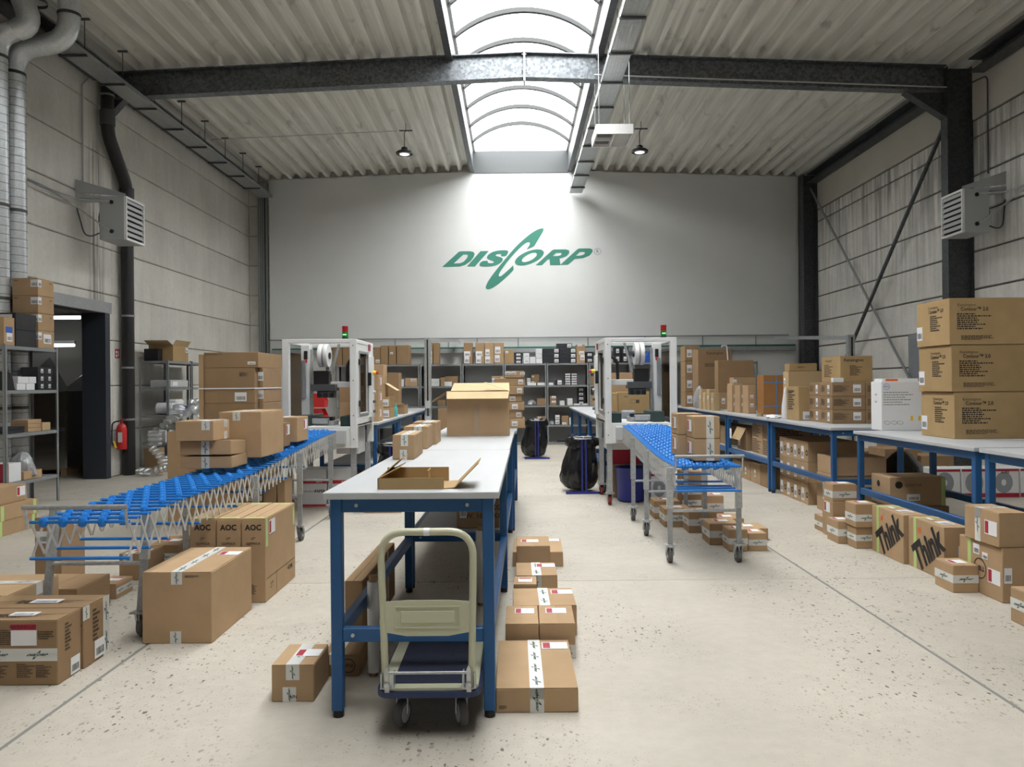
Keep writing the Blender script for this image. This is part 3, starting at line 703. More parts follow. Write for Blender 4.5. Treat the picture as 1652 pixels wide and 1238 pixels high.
# louvre lamp on chains
p = onY(962, 216, 11.8); t = thing('louvre_lamp', 'square white louvre lamp hanging on chains under the cable tray', 'lamp', p)
w = onY(1022, 216, 11.8).x-p.x; d = .68
MB().box(0, w, 0, .02, 0, .15).box(0, w, d-.02, d, 0, .15).box(0, .02, .02, d-.02, 0, .15).box(w-.02, w, .02, d-.02, 0, .15).box(.02, w-.02, .02, d-.02, .12, .15).build('casing', M['white'], t)
MB().box(w/2-.012, w/2+.012, .02, d-.02, 0, .1).box(.02, w-.02, d/2-.012, d/2+.012, 0, .1).build('divider', M['white'], t)
for k in range(3):
    for q in range(2):
        MB().box(w/2+.05, w-.04, .07+q*.33+k*.085, .085+q*.33+k*.085, .0, .07).build('louvre', M['white'], t)
        MB().box(.04, w/2-.03, .07+q*.33+k*.085, .075+q*.33+k*.085, .02, .07).build('louvre', M['grey'], t)
for k, (x, y) in enumerate(((.05, .06), (w-.05, .06), (.05, d-.06), (w-.05, d-.06))):
    MB().tube([(x, y, .15), (x, y, roofz(1.5)-p.z-.01)], .006, 5).build('chain', M['galv'], t)
# grey door in right wall
dr2 = struct(MB().box(XR-.04, XR-.001, 12.9, 14.2, 0, 2.28).build('door_2', M['door']))
MB().box(XR-.06, XR-.041, 13.0, 14.1, .02, 2.2).build('door_leaf', mat('door_leaf_grey', (.26,.28,.31), .45), dr2)
# ================================================================ TABLES
def table(label, x0, x1, y0, y1, h, rz=0, low=.38, rails='fbs', shelf=None, legs_in=.05, dbl=False, name='packing_table'):
    w, d = x1-x0, y1-y0
    t = thing(name, label, 'table', ((x0+x1)/2, (y0+y1)/2, 0), rz)
    X, Y = w/2, d/2
    MB().cbox(-X, X, -Y, Y, h-.03, h, .003).build('table_top', M['topw'], t)
    lx, ly, s = X-legs_in, Y-legs_in, .025
    for sx in (-1, 1):
        for sy in (-1, 1):
            l = MB().cbox(sx*lx-s, sx*lx+s, sy*ly-s, sy*ly+s, .03, h-.03, .004).build('leg', M['blue'], t)
            MB().tube([(sx*lx, sy*ly, 0), (sx*lx, sy*ly, .03)], .024, 10).build('foot', M['black'], l)
    for sy in (-1, 1):
        MB().cbox(-lx+s, lx-s, sy*ly-.02, sy*ly+.02, h-.09, h-.031, .003).build('apron', M['blue'], t)
        for sx in (-1, 1): MB().tube([(sx*(lx-.09), sy*(ly+.02), h-.06), (sx*(lx-.09), sy*(ly+.026), h-.06)], .008, 8).build('screw', M['galv'], t)
    for sx in (-1, 1): MB().cbox(sx*lx-.02, sx*lx+.02, -ly+s, ly-s, h-.09, h-.031, .003).build('apron', M['blue'], t)
    if 'f' in rails: MB().cbox(-lx+s, lx-s, -ly-.02, -ly+.02, low-.03, low+.03, .003).build('lower_rail', M['blue'], t)
    if 'b' in rails: MB().cbox(-lx+s, lx-s, ly-.02, ly+.02, low-.03, low+.03, .003).build('lower_rail', M['blue'], t)
    if 's' in rails:
        for sx in (-1, 1): MB().cbox(sx*lx-.02, sx*lx+.02, -ly+s, ly-s, low-.03, low+.03, .003).build('lower_rail', M['blue'], t)
    if 'f' in rails:
        for sx in (-1, 1): MB().tube([(sx*(lx-.07), -ly-.02, low), (sx*(lx-.07), -ly-.026, low)], .008, 8).build('screw', M['galv'], t)
    if shelf: MB().box(-lx+.03, lx-.03, -ly+.02, ly-.02, low+.031, low+.045).build('lower_shelf', M['topw'], t)
    return t
HT_C = .985
table('long white topped blue table in front, platform trolley parked under it', -.815, -.052, 3.31, 5.41, HT_C, -R(1.0), .36, 'fs', name='packing_table')
table('middle table of the centre row carrying the big open carton', -.78, -.02, 5.43, 7.52, HT_C, -R(1.0), .36, 'fbs', shelf=1)
table('far table of the centre row under the stacked shoebox cartons', -.73, .035, 7.54, 9.6, HT_C, -R(1.0), .36, 'fbs', shelf=1)
HT_R = .96
ROWR = [(3.42, 5.47, 'nearest table of right row at the picture edge'), (5.53, 7.50, 'right row table carrying the three largest golden cartons'), (8.03, 10.03, 'right row table carrying the twelve stacked printer cartons'),
        (10.06, 12.06, 'right row table carrying the blue strapped rust carton'), (12.09, 14.09, 'right row table under the big flat cartons'), (14.12, 16.3, 'farthest table of the right row near back shelves')]
for a, b, l in ROWR: table('blue framed ' + l, 3.3, 4.1, a, b, HT_R, 0, .385, 'fbs', shelf=(a > 10))
for a, b, l in ((9.9, 11.9, 'left row table right behind left taping machine'), (11.93, 13.9, 'left row table with open cartons and teal bottle'), (13.93, 15.9, 'farthest left row table beside the cable post')):
    table('blue framed ' + l, -2.55, -1.76, a, b, HT_R, 0, .385, 'fbs', shelf=1)
for a, b, l in ((10.1, 12.0, 'table right behind right taping machine'), (12.03, 13.9, 'middle table behind right taping machine'), (13.93, 15.8, 'farthest table behind right taping machine')):
    table('blue framed ' + l, 1.12, 1.9, a, b, HT_R, 0, .385, 'fbs')

# ================================================================ SHELVING
def shelving(label, x0, x1, y0, y1, levels, top, back=None, group=None):
    t = thing('shelving_unit', label, 'shelf', ((x0+x1)/2, (y0+y1)/2, 0), 0, group)
    X, Y = (x1-x0)/2, (y1-y0)/2; p = .035
    for sx in (-1, 1):
        for sy in (-1, 1):
            a0, b0 = sx*X, sy*Y
            MB().box(min(a0, a0-sx*p), max(a0, a0-sx*p), min(b0, b0-sy*.004), max(b0, b0-sy*.004), 0, top).box(min(a0, a0-sx*.004), max(a0, a0-sx*.004), min(b0, b0-sy*p), max(b0, b0-sy*p), 0, top).build('upright', M['sgrey'], t)
    for z in levels:
        MB().box(-X+.005, X-.005, -Y+.006, Y-.006, z-.006, z).box(-X+.005, X-.005, -Y+.005, -Y+.02, z-.04, z-.006).box(-X+.005, X-.005, Y-.02, Y-.005, z-.04, z-.006).box(-X+.005, -X+.02, -Y+.02, Y-.02, z-.04, z-.006).box(X-.02, X-.005, -Y+.02, Y-.02, z-.04, z-.006).build('shelf', M['sgrey'], t)
    if back: MB().box(-X, X, Y-.004, Y-.001, .02, top).build('back_panel', M['sback'], t)
    return t
M['sgrey'] = mat('shelf_grey', (.25,.265,.275), .45, metal=.2)
M['sback'] = mat('shelf_back_grey', (.30,.305,.31), .6)
BSY0, BSY1 = 18.18, 18.62
LV = [.05, .46, .925, 1.40, 1.92]
nm = ['first','second','third','fourth','fifth','sixth','seventh','eighth','ninth','tenth']
for k in range(10):
    x = -4.24+k*1.0
    shelving(f'{nm[k]} grey shelving bay from the left along the back wall', x+.004, x+.996, BSY0, BSY1, LV, 1.93, True, 'grey shelving bays along the back wall')
shelving('grey shelving unit at left edge holding printer and toner boxes', -6.21, -5.85, 8.83, 9.86, [.34, .91, 1.42, 1.94], 1.96)
shelving('grey shelving unit by left wall with film machines and air pillows', -6.4, -5.9, 13.1, 14.05, [.1, .49, .96, 1.43, 1.89], 1.91)
shelving('grey shelving unit by left wall behind the strapped carton stack', -6.4, -5.9, 14.08, 15.03, [.1, .49, .96, 1.43, 1.89], 1.91)

# ================================================================ EXPANDING SKATE CONVEYORS
axle_m = {}
WH = MB().lathe([(.014,-.016), (.026,-.011), (.029,0), (.026,.011), (.014,.016)], 12).mesh('wheel', M['wheel'], True)
LINK = MB().box(0, 1, -.0025, .0025, -.008, .008).mesh('scissor_link', galv_mat('bright_zinc', (.62,.62,.60), (.78,.78,.76), .3, 60, .55))
def caster(parent, x, y, r=.062, side=1):
    MB().box(x-.006, x+.0, y-.02, y+.035, .06, .15).box(x-.045, x+.045, y-.045, y+.045, .145, .155).bar((x-.028, y, .15), (x-.028, y+.03, r), .012, .03).bar((x+.028, y, .15), (x+.028, y+.03, r), .012, .03).build('caster_fork', M['galv'], parent)
    w = MB().lathe([(r*.5,-.018), (r*.94,-.017), (r,-.008), (r,.008), (r*.94,.017), (r*.5,.018)], 18).mesh('caster_wheel', M['rubber'], True)
    link('caster_wheel', w, parent, (x, y+.03, r), (0, pi/2, 0))
    h = MB().lathe([(r*.45,-.02), (r*.45,.02)], 12).mesh('caster_hub', M['lgrey'])
    link('caster_hub', h, parent, (x, y+.03, r), (0, pi/2, 0))
def conveyor(label, x0, x1, prof, n, pw, legs, wheels=4):
    y0, y1 = prof[0][0], prof[-1][0]
    t = thing('skate_conveyor', label, 'conveyor', ((x0+x1)/2, y0, 0))
    X = (x1-x0)/2
    def zf(y):
        for (a, za), (b, zb) in zip(prof, prof[1:]):
            if y <= b:
                s = (y-a)/(b-a); return za+(zb-za)*s
        return prof[-1][1]
    ysn = [y0+(y1-y0)*(1-(1-i/n)**pw) if pw != 1 else y0+(y1-y0)*i/n for i in range(n+1)]
    am = MB().tube([(-X-.02, 0, 0), (X+.02, 0, 0)], .009, 8).mesh('axle', M['wheel'], True)
    off = (2*X-.07)/wheels
    for i, y in enumerate(ysn):
        z = zf(y)-.03
        a = link('axle', am, t, (0, y-y0, z))
        for k in range(wheels):
            px = -X+.05+off*k+(off*.5 if i % 2 else 0)
            link('skate_wheel', WH, a, (px, 0, 0), (0, pi/2, 0))
    for s in (-1, 1):
        for i in range(0, n):
            for up in (0, 1):
                ya, yb = ysn[i]-y0, ysn[i+1]-y0
                za, zb = zf(ysn[i])-.03, zf(ysn[i+1])-.03
                p = Vector((s*(X+.012+.005*up), ya, za-(0 if up else .19))); q = Vector((s*(X+.012+.005*up), yb, zb-(.19 if up else 0)))
                d = q-p; Ln = d.length; ang = atan2(d.z, d.y)
                Mx = Matrix.Translation(p) @ Matrix.Rotation(pi/2, 4, 'Z') @ Matrix.Rotation(-ang, 4, 'Y') @ Matrix.Diagonal((Ln, 1, 1, 1))
                linkm('scissor_link', LINK, t, Mx)
    for i in (0, 2, 4, 8, 14, 20, 26, 32):
        if i <= n: link('cross_rod', am, t, (0, ysn[i]-y0, zf(ysn[i])-.22))
    for s in (-1, 1): MB().tube([(s*(X+.02), -.02, prof[0][1]-.06), (s*(X+.02), -.045, prof[0][1]+.06)], .008, 6).build('stop_bracket', M['galv'], t)
    MB().tube([(-X-.03, -.045, prof[0][1]+.055), (X+.03, -.045, prof[0][1]+.055)], .013, 10).build('stop_bar', M['galvd'], t)
    for (ly, lean, dx) in legs:
        z = zf(ly)-.05
        for s in (-1, 1):
            y = ly-y0; xx = s*(X+.035)+dx
            l = MB().bar((xx, y, z), (xx, y-lean*.5, .44), .05, .035, (0,1,0)).build('leg', M['galv'], t)
            MB().bar((xx, y-lean*.45, .47), (xx, y-lean, .15), .038, .026, (0,1,0)).build('leg_insert', M['galvd'], l)
            caster(l, xx, y-lean)
        MB().tube([(-X-.03+dx, y-lean*.55, .42), (X+.03+dx, y-lean*.55, .42)], .012, 8).build('leg_tie', M['galv'], t)
    return zf
CL = conveyor('expanding skate conveyor with blue wheels feeding left taping machine, loaded with cartons', -2.52, -2.04, [(4.02,.775),(4.7,.79),(6.0,.80),(7.0,.86),(8.0,.93),(8.68,.955)], 50, 1.25, [(4.55,.1,-.17),(5.98,-.02,-.02),(7.15,0,0),(8.35,0,0)])
CR = conveyor('expanding skate conveyor with blue wheels descending from right taping machine', 1.27, 1.75, [(6.02,.815),(6.6,.82),(7.1,.845),(8.2,.93),(8.92,.975)], 44, 1.0, [(6.15,0,0),(7.25,0,0),(8.05,0,0)], 5)

# ================================================================ CARTON TAPING MACHINES
def taper(label, x, y, w, m, zb):
    """m=+1: closed side with window at +x; m=-1 mirrored"""
    t = thing('taping_machine', label, 'packing machine', (x+w/2, y, 0))
    D = 1.05; H = 1.975; X = w/2
    def b(mb, x0, x1, *r):
        a, c = m*x0, m*x1; return mb.cbox(min(a, c), max(a, c), *r, .004)
    def B(name, mt, *a, par=None, **k):
        mb = MB(); b(mb, *a); return mb.build(name, mt, par or t)
    for x0 in (-X, X-.075):
        B('post', M['ivory'], x0, x0+.075, 0, .075, zb, H)
        B('post', M['ivory'], x0, x0+.075, D-.075, D, zb, H)
    for y0 in (0, D-.06): B('top_rail', M['ivory'], -X+.075, X-.075, y0, y0+.06, H-.045, H)
    for x0 in (-X, X-.06): B('top_rail', M['ivory'], x0, x0+.06, .075, D-.075, H-.045, H)
    B('deck', M['white'], -X+.075, X-.075, .02, D, .945, .975)
    B('front_skirt', M['ivory'], -X+.075, X-.075, .01, .05, zb, .944)
    B('junction_box', M['lgrey'], X-.30, X-.12, -.035, .009, .78, .93)
    # window side
    sd = MB()
    for r in ((.076, D-.076, .975, 1.12), (.076, D-.076, 1.82, H-.046), (.076, .2, 1.12, 1.82), (.72, D-.076, 1.12, 1.82), (.076, D-.076, zb+.26, .975)): b(sd, X-.05, X-.004, *r)
    sp = sd.build('side_panel', M['ivory'], t)
    wn = MB().box(m*(X-.03)-.003, m*(X-.03)+.003, .19, .73, 1.11, 1.83).build('window', M['tint'], t)
    wf = MB(); b(wf, X-.006, X+.004, .17, .21, 1.09, 1.85); b(wf, X-.006, X+.004, .70, .74, 1.09, 1.85); b(wf, X-.006, X+.004, .21, .70, 1.09, 1.12); b(wf, X-.006, X+.004, .21, .70, 1.82, 1.85)
    wf.build('window_frame', M['grey'], t)
    for z in (1.2, 1.68): B('hinge', M['black'], X, X+.02, .13, .19, z, z+.07)
    B('handle', M['black'], X+.002, X+.04, .68, .72, 1.44, 1.6)
    B('control_panel', M['ivory'], X-.01, X+.03, .80, .95, 1.05, 1.8)
    for z, mt in ((1.12, 'dgrey'), (1.24, 'dgrey'), (1.36, 'lgrey')): MB().tube([(m*(X+.03), .87, z), (m*(X+.06), .87, z)], .018, 10).build('switch', M[mt], t)
    e = MB().tube([(m*(X+.03), .87, 1.6), (m*(X+.07), .87, 1.6)], .026, 14).build('emergency_stop', M['yellow'], t)
    MB().tube([(m*(X+.07), .87, 1.6), (m*(X+.1), .87, 1.6)], .018, 14).build('stop_button', M['red'], e)
    B('warning_sign', M['redlab'], X, X+.003, .74, .86, 1.87, 1.95)
    # open side: mast, glass guard
    B('mast', M['ivory'], -X+.10, -X+.20, .42, .54, .975, 1.93)
    B('mast_rail', M['galv'], -X+.20, -X+.225, .45, .51, .975, 1.88)
    B('cable_chain', M['grey'], -X+.12, -X+.16, .38, .42, 1.3, 1.75)
    MB().box(-m*X-.003+m*.02, -m*X+.003+m*.02, .09, .95, 1.0, 1.85).build('side_window', M['tint'], t)
    wf = MB(); b(wf, -X+.0, -X+.03, .08, .12, .98, 1.87); b(wf, -X+.0, -X+.03, .92, .96, .98, 1.87); b(wf, -X+.0, -X+.03, .12, .92, .98, 1.02); b(wf, -X+.0, -X+.03, .12, .92, 1.83, 1.87)
    wf.build('side_window_frame', M['dgrey'], t)
    B('limit_switch', M['black'], -X+.14, -X+.18, .40, .44, 1.76, 1.86); B('switch_lamp', M['red'], -X+.145, -X+.175, .395, .42, 1.72, 1.76)
    # cross beam with tape head
    B('cross_beam', M['white'], -X+.20, X-.06, .46, .51, 1.42, 1.49)
    hd = B('tape_head', M['black'], -.16, .02, .36, .52, 1.46, 1.62)
    B('head_plate', M['dgrey'], -.19, .10, .34, .54, 1.38, 1.46, par=hd)
    B('head_roller', M['dgrey'], -.12, .08, .36, .5, 1.30, 1.38, par=hd)
    for k in range(3): MB().tube([(m*(-.09+k*.07), .35, 1.33), (m*(-.09+k*.07), .5, 1.33)], .03, 12).build('roller', M['black'], hd)
    MB().bar((m*.04, .44, 1.58), (m*.13, .44, 1.94), .02, .03).bar((m*.0, .44, 1.58), (m*-.02, .44, 1.75), .04, .03).build('spool_arm', M['galvd'], hd)
    for xx in (-.075, -.01): MB().lathe([(.05,-.024), (.135,-.024), (.138,-.018), (.138,.018), (.135,.024), (.05,.024)], 28).build('tape_spool', M['white'], hd, (m*xx, .42, 1.80), smooth=True).rotation_euler = (0, pi/2, 0)
    MB().tube([(m*.0, .42, 1.80), (m*.03, .42, 1.80)], .04, 14).build('spool_hub', M['black'], hd)
    MB().tube(bend([(m*.06, .5, 1.5), (m*.2, .5, 1.5), (m*.2, .5, 1.85), (m*.4, .5, 1.88)], .1) if False else bend([(m*.2, .55, 1.48), (m*.2, .55, 1.75), (m*.42, .6, 1.82)], .1), .02, 8).build('cable_hose', M['black'], t)
    # lower unit and side belts
    lo = B('lower_tape_unit', M['galvd'], -.12, .10, .28, .52, .976, 1.03)
    B('cutter_guard', M['black'], -.10, .08, .30, .42, 1.03, 1.075, par=lo); B('unit_plate', M['galv'], -.15, .04, .24, .3, 1.0, 1.06, par=lo)
    g = MB(); b(g, -X+.12, -X+.26, .16, .82, .976, 1.10); g.build('side_belt', M['belt'], t)
    B('side_belt', M['belt'], X-.20, X-.08, .06, .62, .976, 1.09)
    # beacon
    bs = MB().tube([(m*(X-.14) if m > 0 else m*(-X+.14), .08, H), (m*(X-.14) if m > 0 else m*(-X+.14), .08, H+.02)], .036, 14).build('beacon_base', M['black'], t)
    bx_ = m*(X-.14) if m > 0 else m*(-X+.14)
    MB().tube([(bx_, .08, H+.02), (bx_, .08, H+.085)], .034, 16).build('green_light', M['sigg'], bs); MB().tube([(bx_, .08, H+.085), (bx_, .08, H+.15)], .034, 16).build('red_light', M['sigr'], bs)
    MB().box(bx_-.02, bx_+.02, .042, .05, H+.045, H+.058).build('lit_strip', M['siglit'], bs)
    # legs on casters
    for sx in (-1, 1):
        for yy in (.1, D-.1):
            l = MB().cbox(sx*(X-.06)-.03, sx*(X-.06)+.03, yy-.03, yy+.03, .15, zb, .004).build('leg', M['galv'], t)
            MB().box(sx*(X-.06)-.05, sx*(X-.06)+.05, yy-.05, yy+.05, .135, .149).bar((sx*(X-.06)-.03, yy, .14), (sx*(X-.06)-.03, yy+.03, .06), .01, .04).bar((sx*(X-.06)+.03, yy, .14), (sx*(X-.06)+.03, yy+.03, .06), .01, .04).build('caster_fork', M['galvd'], l)
            link('caster_wheel', MB().lathe([(.03,-.018), (.06,-.018), (.062,0), (.06,.018), (.03,.018)], 18).mesh('caster_wheel', M['redw'], True), l, (sx*(X-.06), yy+.03, .062), (0, pi/2, 0))
    B('motor_box', M['ivory'], X-.35, X-.08, .5, .9, .62, .94)
    for yy in (.04, D-.02):
        for z in (zb+.1, 1.1, 1.5, 1.9): MB().tube([(m*(X-.035), yy-.045, z), (m*(X-.035), yy-.038, z)], .007, 6).build('screw', M['dgrey'], t) if yy < .5 else None
    return t
M['redw'] = mat('red_caster', (.22,.02,.02), .5)
taper('white left taping machine behind the loaded conveyor, window on its right side', -2.645, 8.75, .845, 1, .73)
taper('white right taping machine above the descending blue conveyor, window on its left side', 1.06, 9.0, .845, -1, .735)

# ================================================================ PLATFORM TROLLEY
t = thing('platform_trolley', 'pale green folding platform trolley parked under the front table', 'trolley', (-.362, 3.12, 0))
t.scale = (.95, 1, 1)
def rrect(x0, x1, y0, y1, r, n=5):
    o = []
    for cx_, cy_, a0 in ((x1-r, y0+r, -pi/2), (x1-r, y1-r, 0), (x0+r, y1-r, pi/2), (x0+r, y0+r, pi)):
        for k in range(n+1): o.append((cx_+r*cos(a0+pi/2*k/n), cy_+r*sin(a0+pi/2*k/n)))
    return o
MB().prism(rrect(-.225, .225, 0, .74, .06), .175, .20, 'z').build('bumper', M['bump'] if 'bump' in M else mat('navy_bumper', (.015,.03,.10), .5), t)
MB().prism(rrect(-.214, .214, .011, .729, .055), .2005, .212, 'z').build('deck', M['celadon'], t)
MB().prism(rrect(-.16, .16, .06, .69, .012), .2125, .216, 'z').build('rubber_mat', M['navy'], t)
hp = bend([(-.185, .03, .21), (-.20, .005, .85), (.20, .005, .85), (.185, .03, .21)], .11, 8)
MB().tube(hp, .0155, 14).build('handle', M['celadon'], t, smooth=True)
MB().tube([(-.012, .005, .85), (.012, .005, .85)], .0162, 14).build('handle_sticker', M['paper'], t)
pnl = []
MB().prism([(-.178, .44), (-.09, .425), (.09, .425), (.178, .44), (.182, .565), (.09, .57), (-.09, .57), (-.182, .565)], .008, .014).build('handle_panel', M['celadon'], t)
for e in ((-.14, .14, .458, .463), (-.14, .14, .542, .547), (-.14, -.135, .463, .542), (.135, .14, .463, .542)): MB().box(e[0], e[1], .003, .008, e[2], e[3]).build('emboss_ridge', M['celadon'], t)
MB().cbox(-.115, .115, .004, .008, .478, .528, .002).build('panel_field', M['celadon'], t)
for s in (-1, 1):
    MB().prism([(s*.165, .20), (s*.165, .29), (s*.175, .31), (s*.185, .29), (s*.185, .20)] if s > 0 else [(-.165, .20), (-.185, .20), (-.185, .29), (-.175, .31), (-.165, .29)], -.004, .005).box(s*.175-.03, s*.175+.03, .0, .05, .212, .216).box(s*.175-.028, s*.175-.022, -.002, .05, .216, .275).box(s*.175+.022, s*.175+.028, -.002, .05, .216, .275).build('hinge', M['galv'], t)
    MB().tube([(s*.175, -.004, .23), (s*.175, -.012, .23)], .012, 8).build('hinge_bolt', M['galv'], t)
MB().tube([(-.17, .0, .278), (.17, .0, .278)], .006, 8).build('release_rod', M['galv'], t)
for s in (-1, 1):
    for yy in (.16, .6):
        f = MB().box(s*.132-.035, s*.132+.035, yy-.035, yy+.035, .165, .175).bar((s*.132-.024, yy, .17), (s*.132-.024, yy-.02, .057), .004, .04, (0,1,0)).bar((s*.132+.024, yy, .17), (s*.132+.024, yy-.02, .057), .004, .04, (0,1,0)).build('caster_fork', M['galv'], t)
        w = MB().lathe([(.034,-.017), (.053,-.017), (.057,-.008), (.057,.008), (.053,.017), (.034,.017)], 22).build('caster_wheel', M['rubber'], t, (s*.132, yy-.02, .057), smooth=True); w.rotation_euler = (0, pi/2, R(20*s))
        h = MB().lathe([(.037,-.019), (.037,.019)], 18).build('caster_hub', M['lgrey'], t, (s*.132, yy-.02, .057)); h.rotation_euler = (0, pi/2, R(20*s))

# ================================================================ BIN LINER STANDS
def bagstand(x, y, h, r, lab, seed, lean=0):
    st = thing('bag_stand', 'blue tubular stand carrying the ' + lab, 'bag stand', (x, y, 0))
    MB().bar((-.24, -r*1.42, .015), (.24, -r*1.42, .015), .035, .03).build('base_bar', M['blue2'], st)
    MB().bar((0, -r*1.42, .015), (0, r, .015), .035, .03).build('base_bar', M['blue2'], st)
    for s in (-1, 1): MB().tube([(s*.025, -r*1.42, .03), (s*.025, -r*1.24, h-.02)], .012, 8).build('pole', M['blue2'], st)
    rg = [(r*.97*cos(2*pi*k/24), r*.97*sin(2*pi*k/24), h-.02) for k in range(25)]
    MB().tube(rg, .009, 6, False).build('hoop', M['galvd'], st)
    rd = random.Random(seed); ph = [rd.uniform(0, 6) for _ in range(8)]
    prof = [(.55, .03, -.02), (.88, .05, -.03), (1.08, .12, -.04), (1.16, .20, -.04), (1.14, .30, -.035), (1.06, .40, -.025), (.99, .48, -.015), (.93, .55, -.01), (.90, h-.14, 0), (.93, h-.125, 0), (1.09, h-.12, 0), (1.12, h-.07, 0), (1.07, h-.015, 0), (1.0, h, 0), (.94, h-.012, 0), (.88, h-.06, 0), (.80, h-.25, -.01)]
    n = 56; vs = []; fs = []
    for i, (q, z, off) in enumerate(prof):
        for k in range(n):
            a = 2*pi*k/n
            w_ = 1+.055*sin(4*a+ph[0]+z*6)+.04*sin(7*a+ph[1]-z*9)+.03*sin(13*a+ph[2]+z*5)+.022*sin(21*a+ph[3]-z*14)
            if z > h-.02: w_ = 1+(w_-1)*.35
            vs.append((off*1.2+r*q*w_*cos(a), r*q*w_*sin(a), z+.008*sin(9*a+ph[4]+i)))
    for i in range(len(prof)-1):
        for k in range(n): fs.append((i*n+k, i*n+(k+1) % n, (i+1)*n+(k+1) % n, (i+1)*n+k))
    fs.append(tuple(range(n))[::-1]); fs.append(tuple((len(prof)-1)*n+k for k in range(n)))
    bgo = MB().add(vs, fs).build('bin_liner', M['bag'], None, (x+lean, y+.02, .0), smooth=True)
    tag(bgo, lab, 'bin bag')
bagstand(.90, 10.32, .73, .205, 'black bin liner hanging beside right taping machine', 1)
bagstand(.42, 15.0, .75, .21, 'black bin liner hanging near the back shelves', 2)
bagstand(-1.5, 9.6, .72, .2, 'black bin liner hanging beside left taping machine', 3)
# ================================================================ CARTONS
FACES = {}
def face_frame(f, w, d, h):
    X, Y = w/2, d/2
    return {'F': (Vector((-X,-Y,0)), Vector((1,0,0)), Vector((0,0,1)), Vector((0,-1,0)), w, h),
            'R': (Vector((X,-Y,0)), Vector((0,1,0)), Vector((0,0,1)), Vector((1,0,0)), d, h),
            'L': (Vector((-X,Y,0)), Vector((0,-1,0)), Vector((0,0,1)), Vector((-1,0,0)), d, h),
            'T': (Vector((-X,-Y,h)), Vector((1,0,0)), Vector((0,1,0)), Vector((0,0,1)), w, d)}[f]
def on_face(fr, a, b, lift=.0008, rot=0):
    o, u, v, n, _, _ = fr
    Mx = Matrix((( u.x, v.x, n.x, 0), (u.y, v.y, n.y, 0), (u.z, v.z, n.z, 0), (0,0,0,1)))
    return Matrix.Translation(o+u*a+v*b+n*lift) @ Mx @ Matrix.Rotation(rot, 4, 'Z')
